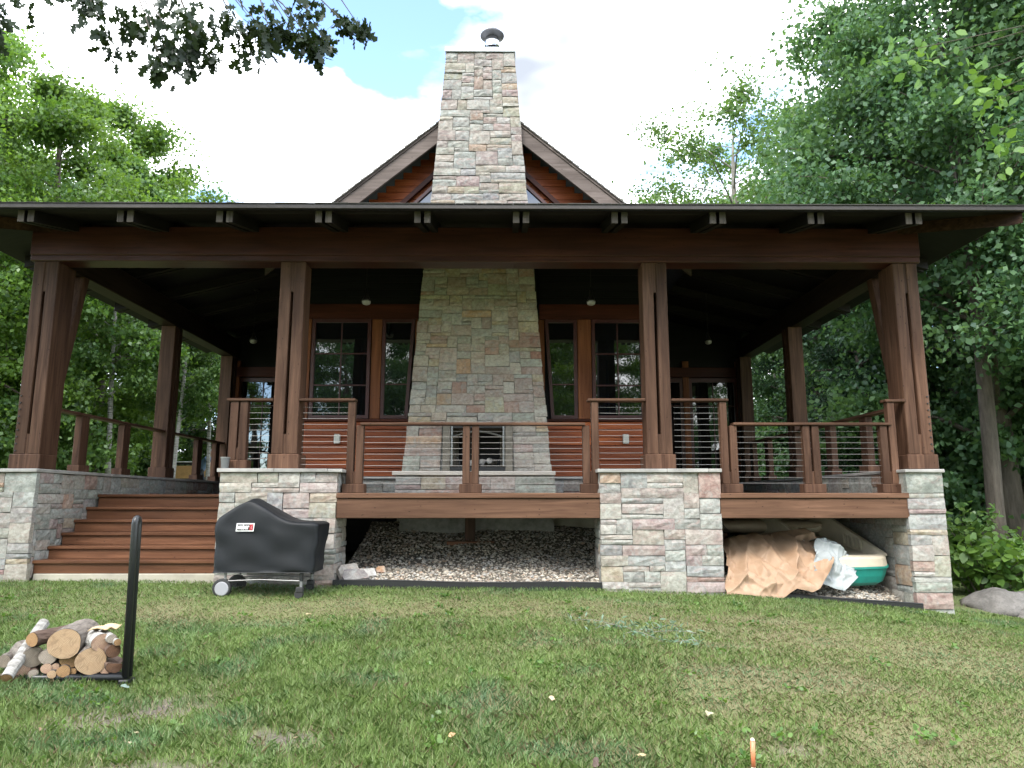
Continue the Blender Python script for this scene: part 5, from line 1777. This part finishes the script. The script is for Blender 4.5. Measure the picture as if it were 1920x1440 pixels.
# ------------------------------------------------------------------ pedal boat, kayak and tarps under the right-hand bay
def boat():
    bx, by = 5.03, 9.43
    zg = float(gravel_z(4.95, 9.6))
    t = thing('pedal_boat', (4.95, 9.6, zg), 'pedal boat with teal hull and cream deck stored under the porch', 'boat')
    teal, cream = plain('teal_plastic', (0.012, 0.22, 0.175), 0.42, var=0.12), plain('cream_plastic', (0.50, 0.44, 0.34), 0.5, var=0.10)
    ang = R(13)
    def tr(x, y, z):
        # local: x across, y back along the hull, z up; hull tilts up the bank
        zz = z + y * 0.21
        return (bx + x * math.cos(ang) - y * math.sin(ang), by + x * math.sin(ang) + y * math.cos(ang), zg + 0.03 + zz)
    def tub(name, secs, mat, parent, n=28, bottom=True, rimcap=False):
        v, f = [], []
        for (hw, y0, y1, z, rad) in secs:
            for k in range(n):
                a = 2 * math.pi * k / n
                c, s_ = math.cos(a), math.sin(a)
                e = 0.35
                x = hw * math.copysign(abs(c) ** e, c)
                y = (y0 + y1) / 2 + (y1 - y0) / 2 * math.copysign(abs(s_) ** e, s_)
                v.append(tr(x, y, z))
        for i in range(len(secs) - 1):
            for k in range(n):
                k2 = (k + 1) % n
                f.append((i * n + k, i * n + k2, (i + 1) * n + k2, (i + 1) * n + k))
        if bottom:
            f.append(tuple(range(n))[::-1])
        if rimcap:
            f.append(tuple((len(secs) - 1) * n + k for k in range(n)))
        return link(name, mesh_of(name, v, f), mat, parent, smooth=False)
    h = tub('hull', [(0.36, 0.10, 2.1, 0.0, 0), (0.44, 0.05, 2.2, 0.05, 0), (0.475, 0.02, 2.25, 0.14, 0), (0.50, 0.0, 2.28, 0.235, 0), (0.515, -0.012, 2.29, 0.24, 0), (0.515, -0.012, 2.29, 0.262, 0)], teal, t, rimcap=True)
    d = tub('deck', [(0.505, 0.0, 2.27, 0.265, 0), (0.495, 0.01, 2.26, 0.36, 0), (0.475, 0.03, 2.24, 0.385, 0), (0.44, 0.11, 2.16, 0.385, 0), (0.425, 0.13, 2.14, 0.36, 0), (0.40, 0.16, 2.1, 0.30, 0)], cream, t, bottom=False, rimcap=True)
    # raised side coaming that climbs towards the seats
    for s in (1, -1):
        v = []
        for k in range(9):
            y = 0.16 + 2.0 * k / 8
            hgt = 0.385 + 0.27 * min(1, k / 5)
            for (x, z) in ((s * 0.50, 0.36), (s * 0.485, hgt), (s * 0.43, hgt), (s * 0.40, 0.31)):
                v.append(tr(x, y, z))
        f = []
        for k in range(8):
            for q in range(4):
                f.append((k * 4 + q, k * 4 + (q + 1) % 4, k * 4 + 4 + (q + 1) % 4, k * 4 + 4 + q))
        f += [(0, 1, 2, 3), (35, 34, 33, 32)]
        sd_ = link('side_coaming', mesh_of('side_coaming', v, f), cream, t)
        mb = MB()
        for k in range(5):
            y = 0.52 + k * 0.085
            a, b = tr(s * 0.405, y, 0.33), tr(s * 0.405, y + 0.02, 0.46)
            mb.tube([a, b], 0.02, 6)
        mb.link('ribs', cream, t, smooth=True)
    for s in (-1, 1):
        mb = MB()
        pts = [(s * 0.2, 1.3, 0.42), (s * 0.2, 1.55, 0.47), (s * 0.2, 1.70, 0.55), (s * 0.2, 1.78, 0.66)]
        v, f = [], []
        for (x, y, z) in pts:
            for dx in (-0.17, -0.1, 0, 0.1, 0.17):
                v.append(tr(x + dx, y, z + 0.03 * (abs(dx) > 0.15)))
        for i in range(3):
            for k in range(4):
                f.append((i * 5 + k, i * 5 + k + 1, i * 5 + 6 + k, i * 5 + 5 + k))
        o = link('seat', mesh_of('seat', v, f), cream, t, smooth=True)
        md = o.modifiers.new('t', 'SOLIDIFY'); md.thickness = 0.05
boat()
def kayak():
    x0, x1, y, z = 3.25, 5.2, 10.95, 1.13
    v, f = [], []
    n, K = 16, 20
    for j in range(K + 1):
        t = j / K
        w = max(0.01, math.sin(math.pi * (0.03 + 0.94 * t)) ** 0.55)
        for k in range(n):
            a = 2 * math.pi * k / n
            v.append((x0 + (x1 - x0) * t, y + 0.30 * w * math.cos(a), z + 0.115 * w * math.sin(a) + 0.02 * (2 * t - 1) ** 2))
    for j in range(K):
        for k in range(n):
            k2 = (k + 1) % n
            f.append((j * n + k, j * n + k2, (j + 1) * n + k2, (j + 1) * n + k))
    t_ = thing('kayak', ((x0 + x1) / 2, y, z - 0.12), 'beige kayak lying behind the tan tarp in the dark under the deck', 'kayak')
    link('hull', mesh_of('hull', v, f), plain('beige_plastic', (0.34, 0.27, 0.19), 0.5, var=0.1), t_, smooth=True)
    mb = MB(); mb.tube([(3.55, y - 0.22, z + 0.12), (3.62, y - 0.28, z), (3.72, y - 0.26, z - 0.1)], 0.008, 5); mb.link('strap', M_edge, t_)
    mb = MB()
    for xx in (3.6, 4.8):
        mb.box(xx - 0.06, xx + 0.06, y - 0.3, y + 0.3, float(gravel_z(xx, y)) - 0.05, z - 0.09, 0.01)
    mb.link('cradle', M_stepx, t_)
kayak()

def tarp(name, outline_top, outline_bot, y_front, y_top, mat, label, seed, folds, nu=110, nv=80, back=0.9, crum=0.13):
    """cloth laid over things: front falls from the crest to the ground, the rest runs on behind the crest"""
    v, f = [], []
    tx = [p[0] for p in outline_top]; tz = [p[1] for p in outline_top]
    bx_ = [p[0] for p in outline_bot]; bz = [p[1] for p in outline_bot]
    for j in range(nv + 1):
        q = j / nv
        for i in range(nu + 1):
            u = i / nu
            xt = tx[0] + (tx[-1] - tx[0]) * u
            xb = bx_[0] + (bx_[-1] - bx_[0]) * u
            zt, zb = np.interp(xt, tx, tz), np.interp(xb, bx_, bz)
            if q <= 0.78:
                w = q / 0.78
                x = xb + (xt - xb) * w
                z = zb + (zt - zb) * (w ** 0.85)
                y = y_front(xb) + (y_top - y_front(xb)) * (w ** 1.7)
            else:
                w = (q - 0.78) / 0.22
                x, z, y = xt, zt - 0.18 * w * w, y_top + back * w
                w = 1 - w * 0.5
            P = Vector((x * 1.0, z * 1.0, seed))
            d = 0
            for (fx, fz, amp, warp) in folds:
                ph = fx * x + fz * z + warp * mn.noise(P * 1.7 + Vector((fx, fz, 0)))
                s = 1 - abs(math.sin(ph))
                d += amp * (s ** 2.2 - 0.3) * (0.35 + 0.9 * abs(mn.noise(P * 1.3 + Vector((fz, fx, 2)))))
            vd = mn.voronoi(Vector((x * 2.6 + 0.5 * z, z * 2.6 - 0.4 * x, seed)))[0]
            d += crum * (vd[1] - vd[0]) - crum * 0.5
            vd = mn.voronoi(Vector((x * 6.0 + z, z * 5.0 - x, seed + 5)))[0]
            d += crum * 0.45 * (vd[1] - vd[0])
            d += 0.012 * mn.noise(P * 5)
            edge = min(1, q * 6 + 0.12)
            v.append((x + 0.3 * d * edge, y - d * edge, z + 0.45 * d * edge + (0.015 * mn.noise(Vector((x * 9, 0, seed))) if j < 3 else 0)))
    W_ = nu + 1
    for j in range(nv):
        for i in range(nu):
            f.append((j * W_ + i, j * W_ + i + 1, (j + 1) * W_ + i + 1, (j + 1) * W_ + i))
    o = link(name, mesh_of(name, v, f), mat, smooth=True)
    tag(o, label, 'tarp')
    return o
def cloth(name, a, b):
    m = NT(name)
    n = m.noise(m.coords(), 2.4, 5, 0.6, 0.6)
    m.base(m.ramp(n, [(0.35, a), (0.65, b)])); m.rough(0.62)
    m.bump(m.noise(m.coords(), 9, 5, 0.6), 0.25, 0.02)
    return m.m
M_tan = cloth('tan_tarp', (0.29, 0.18, 0.108), (0.37, 0.25, 0.165))
M_wt = cloth('white_tarp', (0.22, 0.245, 0.25), (0.33, 0.35, 0.35))
def c8(px, py, Y):
    p = unproj(1350 + px / 4.923, 940 + py / 4.923, Y)
    return (p.x, p.z)
tarp('white_tarp', [c8(*p, 9.50) for p in ((900, 340), (1000, 320), (1080, 350), (1160, 420), (1220, 500), (1275, 590))],
     [c8(*p, 9.20) for p in ((860, 800), (960, 760), (1050, 800), (1150, 820), (1210, 770), (1275, 700))],
     lambda x: 9.20, 9.50, M_wt, 'white tarp bunched over the pedal boat beside the tan one', 3.3, [(9, 14, 0.05, 3.0), (22, -9, 0.028, 2.5), (5, 26, 0.022, 3.0)], 80, 60, 0.5)
tarp('tan_tarp', [c8(*p, 10.0) for p in ((22, 370), (130, 320), (330, 292), (400, 310), (560, 260), (700, 240), (800, 250), (900, 320), (960, 430))],
     [c8(*p, 9.10) for p in ((60, 860), (240, 860), (430, 893), (590, 897), (650, 840), (720, 805), (850, 838), (930, 800), (1040, 600))],
     lambda x: 9.10, 10.0, M_tan, 'crumpled tan tarp heaped under the porch beside the stone pier', 1.7, [(4.2, 3, 0.11, 2.6), (-5, 6.5, 0.10, 2.4), (11, 8, 0.05, 2.6), (-13, 11, 0.035, 2.2)], 150, 110, 0.7)

# ------------------------------------------------------------------ small things on the porch wall and lawn
def bucket():
    x, y = -3.195, 9.245
    t = thing('grey_bucket', (x, y, 1.913), 'small grey bucket standing on the pier cap behind the railing post', 'bucket')
    mb = MB(); mb.tube([(x, y, 1.913), (x, y, 2.045)], [0.045, 0.055], 16); mb.link('body', plain('grey_plastic', (0.11, 0.115, 0.115), 0.6), t)
    mb = MB(); mb.tube([(x, y, 2.046), (x, y, 2.06)], [0.059, 0.059], 16); mb.link('rim', plain('pale_rim', (0.2, 0.2, 0.19), 0.6), t)
bucket()

def sprig():
    r = np.random.default_rng(6)
    rr = random.Random(6)
    pts = [unproj(x, y, 1) for x, y in ()]
    cx, cy = 1.75, 7.05
    t = thing('silver_sprig', (cx, cy, gzf(cx, cy)), 'fallen sprig of silvery narrow leaves lying on the lawn', 'sprig')
    mb = MB(); cent, rad = [], []
    for a0, b0 in (((1.05, 7.25), (2.15, 6.75)), ((1.25, 6.95), (2.05, 7.05)), ((1.5, 6.75), (2.1, 6.45))):
        for k in range(13):
            q = k / 12
            x, y = a0[0] + (b0[0] - a0[0]) * q, a0[1] + (b0[1] - a0[1]) * q + 0.05 * math.sin(q * 7)
            z = gzf(x, y) + 0.10 + 0.02 * math.sin(q * 9)
            cent.append((x, y, z - 0.05)); rad.append(0.10)
    for s_ in range(3):
        mb.tube(cent[s_ * 13:(s_ + 1) * 13], 0.003, 4, False)
    mb.link('stems', M_bark_lt, t)
    link('foliage', leaves_mesh('foliage', cent, rad, 7, 0.062, r, 0.6, 'lance', 0.0, r.random(len(cent)), up=0.8), M_leaf_silver, t)
sprig()

def fallen_leaf(px, py, size, col, label, seed):
    rr = random.Random(seed)
    u = unproj(px, py, 1.0) - Vector((0.42, 0, 1.5))
    t = 5.0
    for _ in range(30):
        p = Vector((0.42, 0, 1.5)) + u * t
        t -= (p.z - gzf(p.x, p.y) - 0.045) / (u.z - 0.045)
    p = Vector((0.42, 0, 1.5)) + u * t
    n = 10
    v = [(0, 0, 0.012)]
    for k in range(n):
        a = 2 * math.pi * k / n
        q = size * (0.55 + 0.45 * abs(math.cos(a))) * rr.uniform(0.75, 1.1)
        v.append((q * math.cos(a), q * 0.7 * math.sin(a), rr.uniform(-0.1, 0.35) * size))
    f = [(0, k + 1, (k + 1) % n + 1) for k in range(n)]
    m = bpy.data.meshes.new('fallen_leaf')
    m.from_pydata(v, [], f)
    o = link('fallen_leaf', m, plain('dry_leaf_%d' % seed, col, 0.7, var=0.2, scale=20))
    o.location = (p.x, p.y, gzf(p.x, p.y) + 0.045)
    o.rotation_euler = (rr.uniform(-.3, .3), rr.uniform(-.3, .3), rr.uniform(0, 6))
    md = o.modifiers.new('t', 'SOLIDIFY'); md.thickness = 0.002
    tag(o, label, 'leaf', 'dry leaves and chips on the lawn')
for k, a in enumerate(((75, 1368, 0.040, (0.22, 0.15, 0.09), 'brown curled dead leaf on the grass below the firewood'), (241, 1395, 0.028, (0.36, 0.30, 0.2), 'cream wood chip on the bare soil patch, beside the round one'),
                       (257, 1375, 0.024, (0.42, 0.36, 0.22), 'round yellowish wood chip on the bare soil patch'), (848, 1378, 0.034, (0.42, 0.24, 0.12), 'tan curled dead leaf lying alone in the middle of the lawn'),
                       (555, 1385, 0.030, (0.40, 0.27, 0.17), 'tan dead leaf with a long straw stalk beside it'), (1035, 1310, 0.036, (0.46, 0.34, 0.22), 'upright pale dead leaf in the greenest grass'),
                       (1203, 1416, 0.036, (0.36, 0.28, 0.15), 'yellow brown dead leaf in the grass near the marker stake'), (1118, 1432, 0.045, (0.08, 0.05, 0.04), 'dark brown dead leaf in the grass near the marker stake'),
                       (578, 1152, 0.045, (0.46, 0.35, 0.20), 'pale wood chip in the dry grass in front of the grill'), (1328, 1338, 0.05, (0.34, 0.31, 0.20), 'flat pale dead leaf on the thin grass'),
                       (235, 1288, 0.035, (0.13, 0.18, 0.155), 'grey green lichen flake on the soil near the rack foot'))):
    fallen_leaf(*a, seed=k + 1)

# ------------------------------------------------------------------ worker beyond the porch, with a plywood-sided trailer
def worker():
    x, y = -10.62, 26.0
    zg = gzf(x, y)
    t = thing('person', (x, y, zg), 'person in blue shirt and dark trousers bending over a tool beyond the porch', 'person')
    skin = plain('skin', (0.46, 0.27, 0.20), 0.55)
    shirt, trous, hair = plain('blue_shirt', (0.10, 0.16, 0.28), 0.8, var=0.15), plain('dark_trousers', (0.012, 0.014, 0.02), 0.8), plain('grey_cap', (0.42, 0.40, 0.38), 0.8)
    J = {}
    def B(n, p, r, par=None):
        J[n] = (Vector(p), r, par)
    # bent forward towards +X
    B('pelvis', (0, 0, 0.92), (0.15, 0.12))
    B('belly', (0.05, 0, 1.06), (0.15, 0.13), 'pelvis')
    B('chest', (0.17, 0, 1.28), (0.17, 0.14), 'belly')
    B('neckb', (0.28, 0, 1.43), (0.085, 0.085), 'chest')
    B('neck', (0.34, 0, 1.49), (0.055, 0.055), 'neckb')
    B('head', (0.40, 0, 1.58), (0.095, 0.09), 'neck')
    B('crown', (0.425, 0, 1.67), (0.075, 0.075), 'head')
    for s, n in ((-1, 'l'), (1, 'r')):
        B('sh' + n, (0.24, s * 0.19, 1.37), (0.075, 0.075), 'chest')
        B('el' + n, (0.42, s * 0.24, 1.14), (0.05, 0.05), 'sh' + n)
        B('wr' + n, (0.60, s * 0.12, 1.08), (0.034, 0.034), 'el' + n)
        B('ha' + n, (0.66, s * 0.10, 1.07), (0.038, 0.025), 'wr' + n)
        for q in range(4):
            B('f%d' % q + n, (0.72, s * (0.07 + 0.018 * q), 1.06), (0.010, 0.010), 'ha' + n)
            B('g%d' % q + n, (0.735, s * (0.07 + 0.018 * q), 1.02), (0.009, 0.009), 'f%d' % q + n)
        B('th' + n, (0.67, s * 0.055, 1.04), (0.011, 0.011), 'ha' + n)
        B('hip' + n, (-0.01, s * 0.10, 0.86), (0.105, 0.10), 'pelvis')
        B('kn' + n, (0.10 if s > 0 else 0.02, s * 0.13, 0.49), (0.07, 0.07), 'hip' + n)
        B('an' + n, (0.04 if s > 0 else -0.10, s * 0.14, 0.09), (0.05, 0.05), 'kn' + n)
        B('to' + n, (0.20 if s > 0 else 0.06, s * 0.16, 0.04), (0.045, 0.035), 'an' + n)
    names = list(J)
    me = bpy.data.meshes.new('body')
    me.from_pydata([tuple(J[n][0] + Vector((x, y, zg))) for n in names], [(names.index(n), names.index(J[n][2])) for n in names if J[n][2]], [])
    o = link('body', me, skin, t)
    sk = o.modifiers.new('skin', 'SKIN')
    for i, n in enumerate(names):
        me.skin_vertices[0].data[i].radius = J[n][1]
    me.skin_vertices[0].data[0].use_root = True
    sb = o.modifiers.new('s', 'SUBSURF'); sb.levels = 1; sb.render_levels = 1
    dg = bpy.context.evaluated_depsgraph_get()
    m2 = bpy.data.meshes.new_from_object(o.evaluated_get(dg))
    o.modifiers.clear()
    o.data = m2
    m2.materials.clear()
    for m in (skin, shirt, trous):
        m2.materials.append(m)
    for p in m2.polygons:
        c = p.center - Vector((x, y, zg))
        if c.z < 0.95:
            p.material_index = 2
        elif c.z + 0.5 * max(0, c.x - 0.3) < 1.47 and c.x < 0.40:
            p.material_index = 1
        p.use_smooth = True
    mb = MB()
    hv = []
    for k in range(5):
        hv.append((x + 0.42 + 0.006 * k, y, zg + 1.615 + 0.03 * k))
    mb.tube(hv, [0.112, 0.108, 0.098, 0.075, 0.03], 14)
    mb.box(x + 0.50, x + 0.60, y - 0.07, y + 0.07, zg + 1.61, zg + 1.625, 0.004)
    mb.link('cap', hair, t, smooth=True)
    mb = MB(); mb.tube([(x + 0.49, y, zg + 1.57), (x + 0.525, y, zg + 1.545), (x + 0.49, y, zg + 1.535)], [0.012, 0.02, 0.012], 6); mb.link('nose', skin, t)
    tl = thing('hand_tool', (x + 0.70, y, zg), 'long-handled tool held by the bending person', 'tool')
    mb = MB(); mb.tube([(x + 0.80, y, zg + 0.02), (x + 0.72, y, zg + 1.04), (x + 0.66, y, zg + 1.55)], 0.018, 8); mb.link('handle', plain('tool_handle', (0.55, 0.45, 0.30), 0.6), tl)
    mb = MB(); mb.box(x + 0.72, x + 0.90, y - 0.10, y + 0.10, zg + 0.0, zg + 0.06, 0.01); mb.link('head', M_iron, tl)
worker()
def trailer():
    x0, x1, y0, y1 = -12.1, -9.7, 27.2, 28.6
    zg = gzf(-11, 28)
    t = thing('utility_trailer', (-10.9, 27.9, zg), 'utility trailer with tan plywood sides parked behind the person', 'trailer')
    ply = plain('plywood', (0.52, 0.31, 0.13), 0.6, var=0.15)
    M_w = plain('trailer_white', (0.7, 0.7, 0.68), 0.5)
    zb = zg + 0.55
    beam('bed', x0, x1, y0, y1, zb - 0.08, zb, M_iron, t, 0.01)
    for k in range(3):
        a = x0 + 0.8 * k
        beam('side_panel', a + 0.03, a + 0.77, y0 - 0.03, y0 - 0.005, zb, zb + 0.48, ply, t, 0.004)
        beam('side_panel', a + 0.03, a + 0.77, y1 + 0.005, y1 + 0.03, zb, zb + 0.48, ply, t, 0.004)
    for y in (y0 - 0.02, y1 + 0.02):
        for k in range(4):
            a = x0 + 0.8 * k
            beam('stanchion', a - 0.025, a + 0.025, y - 0.025, y + 0.025, zb, zb + 0.66, M_iron, t, 0.004)
        beam('top_rail', x0, x1, y - 0.02, y + 0.02, zb + 0.52, zb + 0.60, M_iron, t, 0.004)
        beam('white_rail', x0, x1, y - 0.02, y + 0.02, zb + 0.605, zb + 0.64, M_w, t, 0.004)
        mb = MB(); mb.tube([(-10.9, y - 0.12, zg + 0.3), (-10.9, y + 0.08, zg + 0.3)], 0.30, 20); w = mb.link('wheel', M_edge, t)
        mb = MB(); mb.tube([(-10.9, y - 0.125, zg + 0.3), (-10.9, y + 0.085, zg + 0.3)], 0.15, 16); mb.link('rim', M_w, w)
trailer()

# ------------------------------------------------------------------ lawn grass
def build_grass():
    r = np.random.default_rng(12)
    def sample(n, ya, yb, pw=1.0):
        y = ya + (yb - ya) * r.random(n) ** pw
        hw = 0.78 * y + 0.7
        x = 0.42 + (r.random(n) * 2 - 1) * hw
        return x, y
    xs, ys = [], []
    for n, a, b in ((170000, 2.6, 5.0), (180000, 5.0, 7.6), (115000, 7.6, 9.6), (16000, 9.6, 14)):
        x, y = sample(n, a, b)
        xs.append(x); ys.append(y)
    x, y = np.concatenate(xs), np.concatenate(ys)
    ok = ~((y > 9.13 + 0.0 * x) & (x > -6.2) & (x < 6.05))
    x, y = x[ok], y[ok]
    bare, dry = patches(x, y)
    big = vnoise(x, y, 0.9, 2); mid = vnoise(x, y, 2.6, 4); sm = vnoise(x, y, 7, 6)
    keep = r.random(len(x)) > bare * 0.9
    keep &= r.random(len(x)) > np.clip(0.35 - sm, 0, 1) * 1.0 + 0.22 * dry
    x, y, dry, bare, big, mid, sm = (a[keep] for a in (x, y, dry, bare, big, mid, sm))
    n = len(x)
    z = gz(x, y) + ((vnoise(x, y, 0.9, 3) - 0.5) * 0.05 + (vnoise(x, y, 2.7, 5) - 0.5) * 0.02) * np.exp(-((x / 18) ** 2 + ((y - 6) / 16) ** 2)) - 0.004
    lush = np.clip(1.15 - dry, 0.25, 1) * (0.55 + 0.75 * big) * (0.7 + 0.6 * mid)
    tall = np.where((x < 1.6) & (y < 7.2), 1.12, 0.82)
    ln = (0.017 + 0.040 * lush * tall * np.interp(y, [5, 8], [1.15, 0.6])) * r.uniform(0.55, 1.5, n)
    wd = r.uniform(0.0011, 0.0023, n) * (0.8 + 0.06 * y)
    a = r.uniform(0, 6.283, n)
    lean = r.uniform(0.15, 0.95, n) * (1 + 0.5 * dry)
    dx, dy = np.cos(a), np.sin(a)
    b = a + 1.571 + r.uniform(-.6, .6, n)
    wx, wy = np.cos(b) * wd, np.sin(b) * wd
    p = np.stack([x, y, z], 1)
    wv = np.stack([wx, wy, np.zeros(n)], 1)
    def along(t, k):
        return p + np.stack([dx * lean * ln * t * t, dy * lean * ln * t * t, ln * t * (1 - 0.28 * lean * t)], 1) + wv * k
    V = np.stack([along(0, -1), along(0, 1), along(0.55, 0.75), along(1.0, 0.0), along(0.55, -0.75)], 1).reshape(-1, 3)
    g1, g2, g3, d1, d2 = (np.array(c) for c in ((0.115, 0.195, 0.045), (0.195, 0.29, 0.078), (0.26, 0.335, 0.12), (0.25, 0.215, 0.10), (0.34, 0.28, 0.165)))
    t = r.random(n)[:, None]
    green = np.where(t < 0.5, g1 + (g2 - g1) * t * 2, g2 + (g3 - g2) * (t - 0.5) * 2)
    green = green * (0.78 + 0.45 * sm)[:, None]
    bluish = np.clip((mid - 0.55) * 2, 0, 1)[:, None]
    green = green * (1 + bluish * np.array([-0.25, -0.06, 0.55]))
    dc = d1 + (d2 - d1) * r.random(n)[:, None]
    isdry = (r.random(n) < dry * 0.50 + 0.05)[:, None]
    col = np.where(isdry, dc, green)
    C = np.repeat(np.concatenate([col, np.ones((n, 1))], 1), 5, 0)
    o = link('lawn_grass', np_mesh('lawn_grass', V, 5, C), M_grass)
    tag(o, 'short patchy lawn grass, green with dry and bare spots', 'grass', kind='stuff')
build_grass()

def weeds():
    r = np.random.default_rng(44)
    cent, rad = [], []
    for k in range(150):
        y = 3.0 + 5.6 * r.random() ** 1.3
        x = 0.42 + (r.random() * 2 - 1) * (0.74 * y)
        if abs(x) < 6:
            n = r.integers(1, 4)
            for q in range(n):
                xx, yy = x + r.normal(0, 0.05), y + r.normal(0, 0.04)
                cent.append((xx, yy, gzf(xx, yy) + 0.035)); rad.append(0.05)
    me = leaves_mesh('lawn_weeds', cent, rad, 8, 0.036, r, 0.4, 'oval', -0.2, r.random(len(cent)), up=1.2)
    o = link('lawn_weeds', me, M_leaf_shrub)
    tag(o, 'clover and small broad-leaved weeds growing in the lawn', 'weeds', kind='stuff')
weeds()
